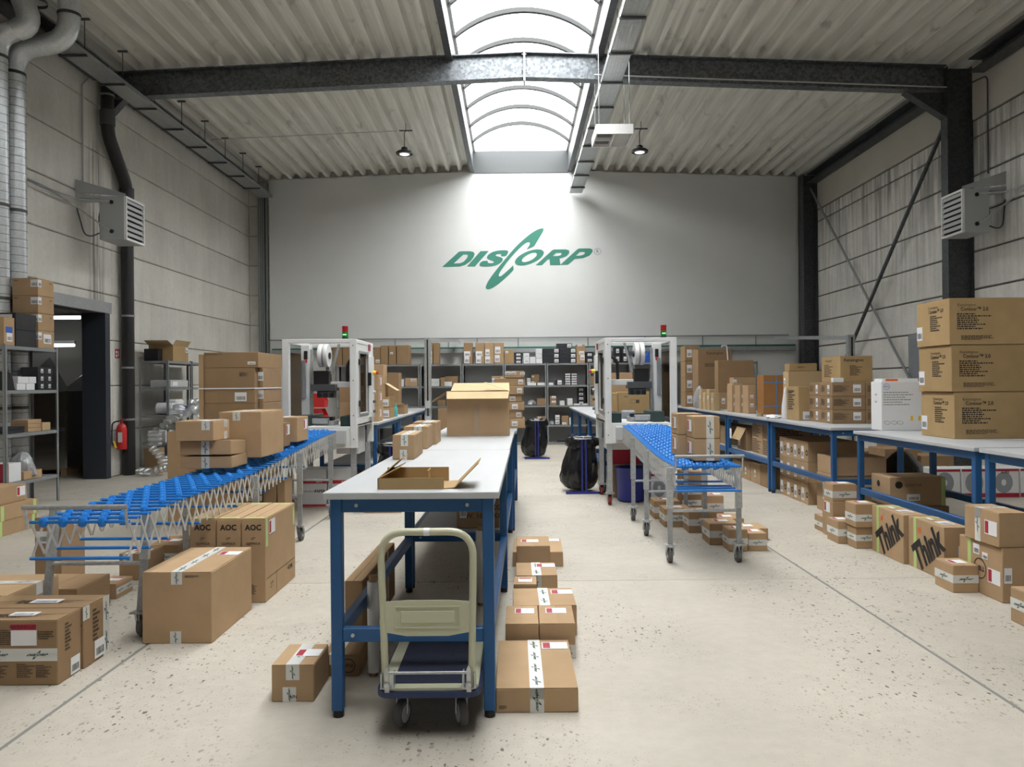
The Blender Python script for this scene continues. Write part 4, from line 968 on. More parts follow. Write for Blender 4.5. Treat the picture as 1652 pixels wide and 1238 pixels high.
class Box:
    def __init__(s, root, w, d, h): s.r = root; s.w = w; s.d = d; s.h = h
    def fr(s, f): return face_frame(f, s.w, s.d, s.h)
    def plate(s, name, f, a, b, pw, ph, m, lift=.0006, th=.0008, par=None):
        return linkm(name, plate_mesh(m), par or s.r, on_face(s.fr(f), a, b, lift) @ Matrix.Diagonal((pw, ph, th, 1)))
    def mark(s, name, f, me, a, b, sx, sy=None, rot=0, lift=.0018, par=None):
        return linkm(name, me, par or s.r, on_face(s.fr(f), a, b, lift, rot) @ Matrix.Diagonal((sx, sy or sx, 1, 1)))
    def logos(s, f, a, b, ln, tw, vert, par, off=.5, lift=.0022):
        L = min(tw*1.75, ln*.9); n = max(1, int(ln/(L*1.45)))
        for k in range(n):
            q = ln*(k+off)/n
            if vert: s.mark('logo_print', f, TAPE_LOGO, a+tw/2, b+q, L, rot=pi/2, lift=lift)
            else: s.mark('logo_print', f, TAPE_LOGO, a+q, b+tw/2, L, lift=lift)
    def feat(s, code):
        k, _, arg = code.partition(':'); arg = [float(x) for x in arg.split(',')] if arg else []
        w, d, h = s.w, s.d, s.h; tw = min(.062, .32*min(w, d))
        if k in ('tt', 'ct', 'gt'):                      # tape over the top along the depth, running down the front edge
            m = {'tt': 'tape', 'ct': 'cltape', 'gt': 'lime'}[k]; p = arg[0] if arg else .5; a = w*p-tw/2
            s.plate('tape', 'T', a, 0, tw, d, M[m]); dn = min(.07, h*.45); s.plate('tape', 'F', a, h-dn, tw, dn, M[m])
            if k == 'tt': s.logos('T', a, 0, d, tw, True, s.r); s.logos('F', a, h-dn, dn, tw, True, s.r)
        elif k == 'tx':                                    # tape over the top along the width
            p = arg[0] if arg else .5; b = d*p-tw/2; s.plate('tape', 'T', 0, b, w, tw, M['tape']); s.logos('T', 0, b, w, tw, False, s.r)
            dn = min(.07, h*.45); s.plate('tape', 'L', d-b-tw, h-dn, tw, dn, M['tape']); s.plate('tape', 'R', b, h-dn, tw, dn, M['tape'])
        elif k in ('bf', 'bl', 'br'):                      # printed tape band round the side
            f = k[1].upper(); ln = w if f == 'F' else d; p = arg[0] if arg else .5; b = h*p-min(tw, h*.4)/2
            s.plate('tape', f, 0, b, ln, min(tw, h*.4), M['tape']); s.logos(f, 0, b, ln, min(tw, h*.4), False, s.r)
        elif k in ('fb', 'ft', 'rb', 'rt', 'lt'):
            f = {'f': 'F', 'r': 'R', 'l': 'L'}[k[0]]; ln = w if f == 'F' else d; p = arg[0] if arg else .5; dn = min(.07, h*.4)
            b = 0 if k[1] == 'b' else h-dn; s.plate('tape', f, ln*p-tw/2, b, tw, dn, M['tape']); s.logos(f, ln*p-tw/2, b, dn, tw, True, s.r)
        elif k in ('vf', 'vl', 'vr'):                      # vertical printed tape down a face
            f = k[1].upper(); ln = w if f == 'F' else d; p = arg[0] if arg else .5
            s.plate('tape', f, ln*p-tw/2, 0, tw, h, M['tape']); s.logos(f, ln*p-tw/2, 0, h, tw, True, s.r)
        elif k in ('gl', 'gf'):
            f = k[1].upper(); ln = w if f == 'F' else d; p = arg[0] if arg else .15; s.plate('lime_tape', f, ln*p-.02, 0, .04, h, M['lime'])
        elif k in ('pt', 'pf', 'pl', 'pr'):                # packing list pocket
            f = k[1].upper(); _, _, _, _, A, Bv = s.fr(f); pw = min(.13, A*.6); ph = min(.095, Bv*.6)
            if f in 'LR' and pw < ph*1.0: ph = pw*1.4 if pw*1.4 < Bv*.7 else ph
            a = A*(arg[0] if arg else .72)-pw/2; b = Bv*(arg[1] if len(arg) > 1 else .62)-ph/2
            a = min(max(a, .004), A-pw-.004); b = min(max(b, .004), Bv-ph-.004)
            q = s.plate('packing_label', f, a, b, pw, ph, M['paper'], .0016)
            if ph > pw: linkm('red_band', plate_mesh(M['redlab']), q, Matrix.Translation((.05, .72, 1.01)) @ Matrix.Diagonal((.9, .24, .5, 1)))
            else: linkm('red_band', plate_mesh(M['redlab']), q, Matrix.Translation((.04, .08, 1.01)) @ Matrix.Diagonal((.28, .84, .5, 1)))
        elif k in ('wf', 'wl', 'wr', 'wt'):                # white barcode label
            f = k[1].upper(); _, _, _, _, A, Bv = s.fr(f)
            pw = arg[2] if len(arg) > 2 else min(.09, A*.5); ph = arg[3] if len(arg) > 3 else min(.07, Bv*.55)
            a = A*(arg[0] if arg else .7)-pw/2; b = Bv*(arg[1] if len(arg) > 1 else .5)-ph/2
            q = s.plate('barcode_label', f, a, b, pw, ph, M['paper'], .0016)
            linkm('barcode', BARCODE, q, Matrix.Translation((.12, .15, 1.4)) @ Matrix.Diagonal((.76, .4, 1, 1)))
        elif k in ('sf', 'sl', 'sr', 'st'):                # block of small print: a, b, width, height as fractions
            f = k[1].upper(); _, _, _, _, A, Bv = s.fr(f); a, b, pw, ph = arg[:4]
            s.mark('small_print', f, PRINT_A if len(arg) < 5 else PRINT_B, A*a, Bv*b, A*pw, Bv*ph, lift=.0012)
        elif k == 'flaps':
            pass
NB = [0]
def body(t, w, d, h, m, flaps=True, big=False):
    MB().cbox(-w/2, w/2, -d/2, d/2, 0, h-(.003 if flaps else 0), min(.004, h*.05)).build('carton', M[m], t)
    if flaps:
        g = .0018
        if w <= d*1.25:
            for s in (-1, 1): MB().box(min(s*g, s*(w/2-.002)), max(s*g, s*(w/2-.002)), -d/2+.001, d/2-.001, h-.003, h).build('flap', M[m], t)
        else:
            for s in (-1, 1): MB().box(-w/2+.001, w/2-.001, min(s*g, s*(d/2-.002)), max(s*g, s*(d/2-.002)), h-.003, h).build('flap', M[m], t)
def WB(label, x0, x1, y0, y1, z, h, m='k1', feats='', rz=0, flaps=True, name='cardboard_box', cat='box', group=None):
    w, d = x1-x0, y1-y0
    t = thing(name, label, cat, ((x0+x1)/2, (y0+y1)/2, z), R(rz), group)
    body(t, w, d, h, m, flaps)
    b = Box(t, w, d, h)
    for c in feats.split(): b.feat(c)
    return b
def PX(label, u0, u1, vt, vb, z, d, m='k1', feats='', rz=0, flaps=True, **k):
    um = (u0+u1)/2; p = onz(um, vb, z); Y = p.y
    x0 = onY(u0, (vt+vb)/2, Y).x; x1 = onY(u1, (vt+vb)/2, Y).x; h = onY(um, vt, Y).z - z
    return WB(label, x0, x1, Y, Y+d, z, h, m, feats, rz, flaps, **k)
def word(b, f, s, a, c, size, m='ink', bold=.02, rot=0, sx=1.0):   # a,c as fractions of the face
    _, _, _, _, A, Bv = b.fr(f); b.mark('lettering', f, text_mesh(s, M[m], bold), A*a, Bv*c, size*sx, size, rot)

# ---------------------------------------------------------------- left foreground, floor
b = WB('dark printed carton with white printed tape band at lower left corner', -2.82, -2.235, 3.74, 3.945, 0, .318, 'k2', 'bf:.47 sr:.3,.45,.3,.45 sf:.44,.12,.16,.22 sf:.66,.12,.16,.22 sf:.82,.12,.14,.2 sf:.62,.72,.14,.12,1 sf:.84,.7,.14,.14,1 sf:.5,.62,.2,.24 wr:.72,.16,.08,.085 st:.3,.2,.6,.3 wt:.62,.5,.13,.06')
q = b.plate('packing_label', 'F', .36, .195, .125, .105, M['paper'], .0016); linkm('red_band', plate_mesh(M['redlab']), q, Matrix.Translation((0, .72, 1)) @ Matrix.Diagonal((1, .28, .5, 1)))
linkm('lettering', text_mesh('PACKING LIST', M['ink'], .01), b.r, on_face(b.fr('F'), .422, .285, .0034) @ Matrix.Scale(.021, 4))
b = WB('second dark printed carton standing right behind the lower left one', -2.80, -2.225, 3.95, 4.19, 0, .318, 'k2', 'sr:.35,.35,.3,.55 wr:.62,.2,.1,.095 vr:.9 sf:.7,.3,.3,.5 st:.3,.3,.6,.3 wt:.55,.5,.15,.07 rt:.1')
WB('wide carton with white tape and label against left frame edge', -3.7, -2.82, 4.25, 4.74, 0, .30, 'k1', 'tt:.45 tx:.6 pt:.3,.5')
WB('low plain carton lying beside the conveyor leg', -3.1, -2.72, 4.76, 5.15, 0, .2, 'k2')
b = PX('tall slim carton standing upright under the conveyor end', 56, 99, 836, 956, 0, .3, 'k2', 'fb:.55 wf:.42,.74,.13,.085')
PX('small taped parcel on floor behind the tall slim carton', 152, 187.5, 943, 967.5, 0, .23, 'k1', 'pt:.5,.6 br:.5 ft:.2')
PX('taped parcel on floor under the conveyor, partly behind its leg', 192, 236, 894, 937, 0, .3, 'k2', 'pt:.6,.4 tt:.35 ft:.3')
PX('flat parcel with label behind the parcel under the left conveyor', 238, 288, 880, 912, 0, .4, 'k2', 'pt:.5,.5 bf:.4')
b = PX('big plain brown carton with tape and red label, left of centre floor', 229, 341.5, 923.5, 1039, 0, .66, 'k1', 'tt:.5 fb:.48 pt:.86,.72')
b.feat('sf:.62,.92,.22,.035,1')
for k, (a, c) in enumerate(((306, 348.5), (349.5, 388.5), (389.5, 428.5))):
    b = PX(('left', 'middle', 'right')[k] + ' of the three upright monitor cartons with lime tape', a, c, 837, 973, 0, .69, 'k1', 'gt:.5 gf:.5' if False else 'sf:.35,.1,.3,.12', group='upright monitor cartons')
    word(b, 'F', 'AOC', .5, .89, .052, bold=.035, sx=.95); word(b, 'F', '27"', .5, .76, .022, 'inkbr'); word(b, 'F', 'Q27P3CA', .5, .70, .022, 'inkbr')
    b.plate('lime_tape', 'T', b.w*.12, .01, b.w*.76, .035, M['lime']); b.plate('lime_tape', 'T', b.w*.12, b.d-.08, b.w*.76, .035, M['lime'])
    if k == 2:
        b.feat('pr:.2,.87'); b.plate('lime_tape', 'R', .005, b.h*.66, .045, b.h*.34, M['lime']); b.plate('lime_tape', 'R', b.d-.06, b.h*.72, .04, b.h*.24, M['lime'])
        word(b, 'R', '27"', .18, .16, .055, 'inkbr', 0); word(b, 'R', 'HDMI', .8, .2, .045, 'inkbr'); word(b, 'R', 'AGON', .87, .4, .03, 'inkbr', .0) if False else None
        b.plate('print_line', 'R', .01, b.h*.27, b.d-.02, .003, M['inkbr']); b.plate('print_line', 'R', b.d*.34, .02, .003, b.h*.25, M['inkbr'])
# ---------------------------------------------------------------- cartons riding on the left conveyor
PX('bottom flat carton of the leaning stack on left conveyor', 292, 374, 737, 756, .824, .34, 'k1', 'vf:.48', group=None)
b = PX('middle carton of the leaning stack, its lid gaping', 290, 372, 713, 736, .824+.095, .33, 'k1', 'vf:.5')
b.r.rotation_euler = (R(-3), 0, 0)
PX('smaller carton with red label lying on top of the leaning stack', 283, 344, 680, 712, 1.036, .33, 'k1', 'pt:.5,.4 rt:.75 rb:.75 tt:.8')
PX('large plain carton with white tape in the middle of left conveyor', 353, 421.5, 665, 739, .868, .6, 'k1', 'tt:.42')
WB('small labelled carton squeezed behind the large plain one on conveyor', -2.36, -2.135, 7.12, 7.3, .882, .22, 'k2', 'pr:.6,.7 tt')
WB('labelled carton next to the taping machine on left conveyor', -2.4, -2.075, 7.33, 7.72, .908, .235, 'k1', 'pr:.72,.68 tt')
# ---------------------------------------------------------------- strapped stack behind left conveyor
pal = thing('pallet', 'wooden pallet under the strapped carton stack behind left conveyor', 'pallet', (-2.92, 8.25, 0))
for k in range(5): MB().box(-.3, .3, -.5+k*.22, -.38+k*.22, .12, .14).build('deck_board', M['wood'], pal)
for k in range(3): MB().box(-.3+k*.25, -.2+k*.25, -.5, .5, 0, .12).build('runner', M['wood'], pal)
sx0, sx1, sy0 = onY(329, 600, 7.8).x, onY(411, 600, 7.8).x, 7.8
def zz(v): return onY(370, v, 7.8).z
lv = [.14, .5, .86, zz(651), zz(628), zz(594), zz(568.5)]
nmz = ['lowest', 'second', 'third', 'fourth', 'fifth', 'topmost']
for i in range(6):
    x1 = sx1 + (.035 if i == 5 else 0)
    b = WB(f'{nmz[i]} wide carton of the strapped stack behind left conveyor', sx0, x1, sy0, sy0+(.8 if i == 5 else .45), lv[i]+.001, lv[i+1]-lv[i]-.002, 'k2', {5: 'sf:.02,.82,.35,.1,1 wf:.88,.3,.08,.03', 3: 'wf:.72,.45,.12,.09', 4: 'sf:.7,.6,.2,.2'}.get(i, ''), flaps=False)
    if i == 3: word(b, 'F', 'L 31', .72, .45, .05, bold=.0)
    if i < 5: WB(f'{nmz[i]} carton at the right rear of the strapped stack', sx1+.004, sx1+.05, sy0+.1, sy0+.72, lv[i]+.001, lv[i+1]-lv[i]-.002, 'k2', 'wf:.35,.6,.07,.09' if i in (3, 4) else '', flaps=False)
tag(MB().box(sx0-.045, sx0-.004, sy0-.02, sy0+.6, .14, zz(572)).build('board_sheet', M['k1']), 'thin upright cardboard sheet at left side of the strapped stack', 'cardboard')
st_ = MB(); zs = zz(627)
for (p, q) in (((sx0-.05, sy0-.025), (sx1+.0, sy0-.004)), ((sx1, sy0-.004), (sx1+.054, sy0+.09)), ((sx1+.054, sy0+.09), (sx1+.054, sy0+.73))): st_.bar((*p, zs), (*q, zs), .003, .012)
tag(st_.build('strap', M['paper']), 'white plastic strap round the carton stack behind left conveyor', 'strap')
WB('upright carton at left of the strapped stack, by the air pillows', -3.62, -3.24, 8.0, 8.4, 0, .98, 'k1', '')
PX('taped parcel on floor below the middle of left conveyor', 397, 423, 784, 886, 0, .22, 'k2', 'bf:.8 bf:.3')
PX('brown carton beside the taped parcel under left conveyor', 424.5, 446, 780, 886, 0, .22, 'k2', 'br:.6')
PX('brown carton standing under left conveyor near the taping machine', 447.5, 460, 775, 886, 0, .22, 'k2', '')
# ---------------------------------------------------------------- paper boxes under left machine
for k, (a, c) in enumerate(((488, 527), (529, 568))):
    b = PX(('left' if k == 0 else 'right') + ' white and red paper box under left taping machine', a, c, 757, 819, 0, .3, 'wh', '', flaps=False, name='paper_box')
    b.plate('red_stripe', 'F', 0, .10*0+b.h*.62, b.w, b.h*.09, M['redp'] if 'redp' in M else mat('print_red', (.5,.03,.04), .5), .0008); b.plate('red_stripe', 'F', 0, b.h*.02, b.w, b.h*.06, mat('print_red', (.5,.03,.04), .5), .0008)
    word(b, 'F', 'PAPER', .72, .42, .045, bold=.03); word(b, 'F', 'self-adhesive', .3, .42, .03, bold=0); word(b, 'F', 'AUTY', .7, .665, .03, 'paper', .02)
# ---------------------------------------------------------------- around the front table, floor
b = PX('taped parcel on floor left of the front table leg', 438, 506.5, 1073, 1133, 0, .28, 'k1', 'tt:.5 pt:.8,.55 fb:.42')
word(b, 'F', 'UN', .52, .14, .022, 'inkbr')
b = PX('small parcel hidden behind the left front table leg', 520, 579.5, 1057, 1092, 0, .38, 'k2', 'tt:.35')
word(b, 'F', 'UNI', .7, .5, .03, 'inkbr'); b.mark('print_ring', 'F', curve_mesh('print_ring', [ell(0,0,1,0,1), ell(0,0,.86,0,.86)], M['inkbr']), b.w*.7, b.h*.5, .036)
WB('long dark carton standing under the front table beside a film roll', -.945, -.845, 4.27, 5.3, 0, .36, 'k2', 'vr:.75', rz=-1)
b = PX('wide flat parcel with long printed tape at right of the front table', 800, 933, 1110.5, 1150.5, 0, .63, 'k1', 'tt:.5 vf:.5 pt:.79,.86')
b.feat('sf:.04,.16,.1,.15,1')
FL = [('left of the twin parcels behind the wide flat parcel', -.058+.0, .118, 4.05, 4.38, .183, 'pt:.58,.68 fb:.2 fb:.82'), ('right of the twin parcels behind the wide flat parcel', .123, .312, 4.05, 4.38, .183, 'pt:.5,.68 fb:.25 fb:.85'),
      ('broad flat parcel behind the twin parcels, tape down its middle', -.02, .345, 4.41, 4.78, .175, 'tt:.5 pt:.82,.75'), ('little parcel with red label before the row of flat parcels', -.015, .13, 4.82, 5.02, .19, 'pt:.5,.5'),
      ('parcel with tape and label behind the little one', -.0, .272, 5.06, 5.42, .185, 'tt:.5 pt:.75,.75 vf:.5'), ('upper parcel at far end of the row beside the table', .005, .252, 5.62, 5.98, .26, 'pt:.4,.5 fb:.15 fb:.85'), ('last wide parcel at far end of the row beside the table', -.02, .378, 6.08, 6.62, .115, 'pt:.8,.85')]
for l, x0, x1, y0, y1, h, ft in FL: WB(l, x0, x1, y0, y1, 0, h, 'k1', ft, rz=random.uniform(-1.5, 1.5))
def film_roll(x, y, h, r, lab):
    t = thing('film_roll', lab, 'film roll', (x, y, 0))
    MB().lathe([(r, .02), (r*1.02, .06), (r, h-.05), (r*.99, h-.03)], 20).build('film', mat('wound_film', (.62,.63,.65), .25), t, smooth=True)
    MB().tube([(0,0,0), (0,0,h)], r*.72, 16).build('core', M['k2'], t)
p = onz(603, 1090, 0); film_roll(p.x, p.y, .5, .029, 'roll of clear stretch film standing left of the trolley')
p = onz(777, 976, 0); film_roll(p.x, p.y, .52, .035, 'roll of clear stretch film standing right behind the trolley handle')
b = WB('dark carton with weight markings on the lower shelf of the middle table', onY(737, 840, 5.56).x, onY(806, 840, 5.56).x, 5.56, 5.95, .407, .215, 'k2', 'wf:.15,.55,.05,.09')
word(b, 'F', 'N.W. 8.05 KGS', .6, .68, .05, 'inkbr'); word(b, 'F', 'G.W. 10.05 KGS', .6, .4, .05, 'inkbr')
# ---------------------------------------------------------------- on the centre tables
def wallbox(mb, w, d, h, th=.006):
    mb.box(-w/2, w/2, -d/2, d/2, 0, th); mb.box(-w/2, w/2, -d/2, -d/2+th, th, h); mb.box(-w/2, w/2, d/2-th, d/2, th, h); mb.box(-w/2, -w/2+th, -d/2+th, d/2-th, th, h); mb.box(w/2-th, w/2, -d/2+th, d/2-th, th, h); return mb
def flap(t, p, q, out, ln, m):     # hinged sheet from edge p-q, leaning along out
    p, q, o = Vector(p), Vector(q), Vector(out).normalized()*ln; n = (q-p).cross(o).normalized()*.004
    i = (q-p).normalized()*.01
    MB().add([p, q, q+o-i, p+o+i, p+n, q+n, q+o-i+n, p+o+i+n], [(0,1,2,3),(7,6,5,4),(0,4,5,1),(1,5,6,2),(2,6,7,3),(3,7,4,0)]).build('flap', M[m], t)
P0 = onz(771, 704, HT_C); Y = P0.y; x0, x1 = onY(721, 700, Y).x, onY(822, 700, Y).x; w = x1-x0; d = .46; h = onY(771, 632, Y).z-HT_C
t = thing('open_carton', 'big open carton with raised flaps on the middle centre table', 'box', ((x0+x1)/2, Y+d/2, HT_C))
wallbox(MB(), w, d, h).build('carton', M['k1'], t)
flap(t, (-w/2, -d/2, h), (w/2, -d/2, h), (0, -.86, -.5), .12, 'kin'); flap(t, (-w/2, d/2, h), (w/2, d/2, h), (.02, .9, .32), .22, 'kin')
flap(t, (-w/2, -d/2, h), (-w/2, d/2, h), (-.9, 0, -.6), .17, 'k3'); flap(t, (w/2, -d/2, h), (w/2, d/2, h), (-.85, .1, .3), .24, 'kin')
Box(t, w, d, h).plate('tape', 'F', w*.43, 0, w*.09, h*.72, M['cltape'])
b = PX('front of three narrow taped parcels on the front table', 633, 668.5, 702, 742, HT_C, .43, 'k1', 'tt:.55 fb:.5')
WB('middle of three narrow taped parcels on the front table', -.80, -.628, 5.52, 5.88, HT_C, .16, 'k1', 'tt:.6')
WB('rear of three narrow taped parcels on the centre table', -.79, -.605, 5.92, 6.28, HT_C, .17, 'k1', 'tt:.6')
# open flat mailer
Yf = onz(665, 790, HT_C).y; x0, x1 = onY(609, 780, Yf).x, onY(716, 780, Yf).x; w = x1-x0; d = .27; h = .05
t = thing('open_mailer', 'open flat cardboard mailer with spread flaps at front table edge', 'box', ((x0+x1)/2, Yf+d/2, HT_C))
mb = MB(); mb.box(-w/2, w/2, -d/2, d/2, 0, .004).box(-w/2, w/2, -d/2, -d/2+.004, .004, h).box(-w/2, w/2, d/2-.004, d/2, .004, h+.02).box(-w/2, -w/2+.004, -d/2, d/2, .004, h); mb.build('tray', M['k4'], t)
MB().box(w/2-.09, w/2-.085, d/2-.12, d/2-.004, .004, h+.015).build('tab', M['k4'], t)
flap(t, (-w/2, -d/2, h), (-w/2, d/2, h), (.75, 0, .38), .10, 'k4'); flap(t, (-w/2, -d/2+.02, h), (-w/2, d/2, h), (.62, .55, .55), .14, 'k4')
flap(t, (w/2, -d/2, .004), (w/2, d/2, .004), (1, 0, .06), .045, 'k4'); flap(t, (w/2+.045, -d/2, .007), (w/2+.045, d/2, .007), (.62, 0, .62), .15, 'k4')
# stack of shoebox cartons behind the open carton
zt_ = HT_C; tops = []
for k in range(6):
    hh = (.10, .085, .085, .08, .09, .085)[k]
    Y = 8.0 + (.03 if k % 2 else 0); xa = onY(829, 650, Y).x - .22 + (.01*(k % 3)); xb = onY((846.5, 843, 846, 842, 845, 847)[k], 650, Y).x
    WB(f'{("lowest","second","third","fourth","fifth","topmost")[k]} carton in the stack beside the big open carton', xa, xb, Y, Y+.5, zt_, hh-.002, 'k1', 'wf:.68,.5,.06,.05' if k in (0, 2, 3) else ('wf:.86,.5,.05,.05'), flaps=False); zt_ += hh
WB('carton with white corner labels on top of the stack behind open carton', onY(815, 610, 8.02).x, onY(846, 610, 8.02).x, 8.02, 8.5, zt_, .07, 'k1', 'wf:.15,.7,.06,.03 wf:.45,.7,.05,.03 wf:.9,.6,.05,.03', flaps=False)
WB('narrow carton beside the top of the stack behind the open carton', onY(793, 610, 8.56).x, onY(813, 610, 8.56).x, 8.56, 8.9, HT_C, onY(800, 607.5, 8.56).z-HT_C, 'k1', 'wf:.15,.92,.03,.05 wf:.85,.96,.03,.02', flaps=False)

# ---------------------------------------------------------------- right conveyor: riding cartons and parcels on the floor
for k, (x0, y0, z, l) in enumerate(((1.43, 6.13, .82, 'front lower carton of four on right conveyor'), (1.43, 6.13, .998, 'front upper carton of four on right conveyor'), (1.37, 6.45, .83, 'rear lower carton of four on right conveyor'), (1.37, 6.45, 1.008, 'rear upper carton of four on right conveyor'))):
    WB(l + ', with printed tape', x0, x0+.205, y0, y0+.28, z, .175, 'k1', 'pl:.45,.55 vf:.62' if k < 2 else 'pl:.5,.55')
PX('front right parcel on floor by right conveyor legs', 1207.5, 1237.5, 861, 889.5, 0, .24, 'k1', 'pt:.5,.55 bf:.48')
PX('front left parcel on floor by right conveyor legs', 1176, 1206.5, 855, 890.5, 0, .21, 'k1', 'pt:.55,.5 bf:.47 bl:.47')
for k, (x0, y0, h, l) in enumerate(((1.72, 6.82, .19, 'second'), (1.66, 7.37, .2, 'third'), (1.49, 7.68, .18, 'fourth'), (1.47, 8.14, .19, 'fifth'))):
    WB(f'{l} parcel back in the row behind the right conveyor leg', x0, x0+.27, y0, y0+.28, 0, h, 'k1', 'pt:.5,.55 bl:.5 bf:.5')
WB('flat parcel right of the row behind right conveyor legs', 2.02, 2.3, 7.0, 7.3, 0, .11, 'k1', 'pt:.4,.5')
WB('parcel farther right of the row behind right conveyor legs', 1.95, 2.2, 7.4, 7.7, 0, .13, 'k1', 'pt:.4,.5')
WB('tall carton standing on floor behind right conveyor leg', 1.80, 2.02, 8.3, 8.55, 0, .48, 'k2', 'bf:.3 bf:.55')
WB('taller taped parcel right of the row behind right conveyor legs', 1.92, 2.1, 7.75, 7.95, .13*0+.0, .30, 'k1', 'bf:.65 pt bf:.3')
# ---------------------------------------------------------------- right foreground pile
PX('lone low parcel at left end of right foreground pile', 1327, 1349, 834, 859, 0, .2, 'k1', 'bf:.45 bl:.45 pt:.5,.4')
WB('parcel at floor level beside the lone low parcel', 2.86, 3.06, 6.82, 7.06, 0, .20, 'k1', 'bl:.5 bf:.5 pt:.3,.6')
WB('carton with red label stacked behind the left parcels of the pile', 2.92, 3.14, 7.08, 7.32, 0, .33, 'k1', 'pl:.5,.82')
WB('topmost parcel at the left of right foreground pile', 2.93, 3.15, 7.1, 7.3, .332, .16, 'k1', 'bl:.4 bf:.4 pt:.5,.5')
WB('lower parcel of the pair before the first carton with slanted lettering', 2.93, 3.1, 6.62, 6.8, 0, .185, 'k1', 'bl:.5 bf:.5')
WB('upper parcel of the pair before the first carton with slanted lettering', 2.92, 3.11, 6.6, 6.81, .187, .2, 'k1', 'bl:.4 bf:.4 pt:.5,.6')
def think(l, x0, x1, y0, y1, h, side):
    b = WB(l, x0, x1, y0, y1, 0, h, 'k1', 'gl:.2 wt:.5,.3,.12,.08 gt:.0001' if False else 'gl:.2 wt:.55,.35,.1,.12')
    b.plate('lime_tape', 'T', 0, b.d*.78, b.w, .04, M['lime'])
    if side:
        word(b, 'L', 'Think', .57, .47, .275, bold=.05, rot=R(34), sx=.66)
        b.plate('red_dot', 'L', b.d*.3, b.h*.74, .035, .035, M['orange']); b.plate('carry_handle', 'T', b.w*.3, b.d*.55, .03, .09, M['paper'], .004, .003); b.plate('barcode_label', 'F', b.w*.55, b.h*.2, b.w*.4, b.h*.45, M['paper'])
    return b
think('first big carton with huge slanted black lettering on its side', 3.05, 3.24, 6.05, 6.58, .385, True)
think('second big carton with huge slanted black lettering on its side', 3.08, 3.27, 5.53, 6.03, .385, True)
WB('lime taped carton with handle behind the first carton with slanted lettering', 3.26, 3.46, 6.1, 6.62, 0, .345, 'k1', 'wt:.5,.3,.1,.12'); 
b = WB('lime taped carton with handle behind the second carton with slanted lettering', 3.29, 3.48, 5.63, 6.05, 0, .345, 'k1', 'wt:.5,.25,.1,.12'); b.plate('lime_tape', 'T', 0, b.d*.8, b.w, .04, M['lime']); b.plate('carry_handle', 'T', b.w*.3, b.d*.5, .03, .09, M['paper'], .004, .003)
PX('small taped parcel in front of the ring logo monitor carton', 1538, 1579, 913, 957, 0, .23, 'k1', 'bf:.5 bl:.5 pt:.5,.5')
b = WB('upright ring logo monitor carton with lime tape and packing label', 3.145, 3.32, 4.97, 5.45, 0, .355, 'k1', 'gl:.25 wl:.42,.83,.07,.07 wl:.62,.75,.06,.045 pl:.82,.42 wf:.2,.5,.05,.1')
b.plate('lime_tape', 'T', 0, b.d*.72, b.w*.6, .04, M['lime'])
word(b, 'L', 'DELL', .5, .48, .045, bold=.02); b.mark('print_ring', 'L', curve_mesh('print_ring', [ell(0,0,1,0,1), ell(0,0,.9,0,.9)], M['ink']), b.d*.5, b.h*.48, .07)
WB('carton with tape and packing label resting above the ring logo monitor carton', 3.13, 3.322, 4.98, 5.36, .357, .225, 'k1', 'vl:.4 tx:.6 pl:.78,.5')
WB('carton standing below the taped one at right edge', 3.40, 3.82, 4.9, 5.36, 0, .34, 'k1', '')
WB('taped parcel cut off by the lower right picture edge', 2.97, 3.3, 4.1, 4.62, 0, .205, 'k1', 'bl:.55 bf:.5')
b = WB('long desktop computer carton with round logo under the right row table', 3.42, 3.93, 7.02, 7.38, .30, .26, 'k1', '')
word(b, 'F', 'DESKTOP', .42, .72, .035, 'inkbr', 0); b.mark('print_disc', 'F', curve_mesh('print_disc', [ell(0,0,1,0,1)], M['ink']), b.w*.16, b.h*.74, .034); word(b, 'F', 'hp', .16, .745, .045, 'k1', .01)
b.mark('print_disc', 'L', curve_mesh('print_disc', [ell(0,0,1,0,1)], M['ink']), b.d*.4, b.h*.7, .03); b.feat('wf:.42,.3,.12,.06'); b.plate('lime_tape', 'F', b.w*.92, 0, .035, b.h, M['lime'])
WB('brown carton supporting the desktop computer carton under the right table', 3.5, 3.95, 7.0, 7.4, 0, .298, 'k2', '')
# ---------------------------------------------------------------- on the right row tables
for k, (z, dx, l) in enumerate(((0, 0, 'bottom'), (.389, -.02, 'middle'), (.778, -.035, 'top'))):
    b = WB(f'{l} one of the three largest golden printed cartons on right table', 3.62+dx, 4.42+dx, 6.33, 6.84, HT_R+z, .385, 'k4', 'wl:.1,.3,.09,.12', rz=0)
    for f, a in (('F', .2), ('L', .55)):
        b.mark('small_print', f, PRINT_K, (b.w if f == 'F' else b.d)*(a-.12), b.h*.32, .30 if f == 'F' else .2, b.h*.36, lift=.0012)
        word(b, f, 'Kensington', a-.02, .85, .034, 'inkbr', 0); word(b, f, 'Contour\u2122 2.0', a+.06, .76, .042, 'ink', .02, sx=.9)
    b.mark('small_print', 'F', PRINT_B, b.w*.12, b.h*.1, .28, b.h*.1, lift=.0012)
b = WB('white monitor box standing on right table', 3.57, 3.99, 7.48, 7.7, HT_R, .475, 'wh', 'wl:.5,.75,.05,.04 wl:.5,.6,.05,.04', flaps=False, name='monitor_box')
b.mark('small_print', 'F', PRINT_G, .02, b.h*.5, .3, b.h*.3, lift=.0012); word(b, 'F', 'DELL', .12, .9, .02, 'bluep', .01); b.mark('print_ring', 'F', curve_mesh('print_ring', [ell(0,0,1,0,1), ell(0,0,.9,0,.9)], M['bluep']), b.w*.12, b.h*.9, .03)
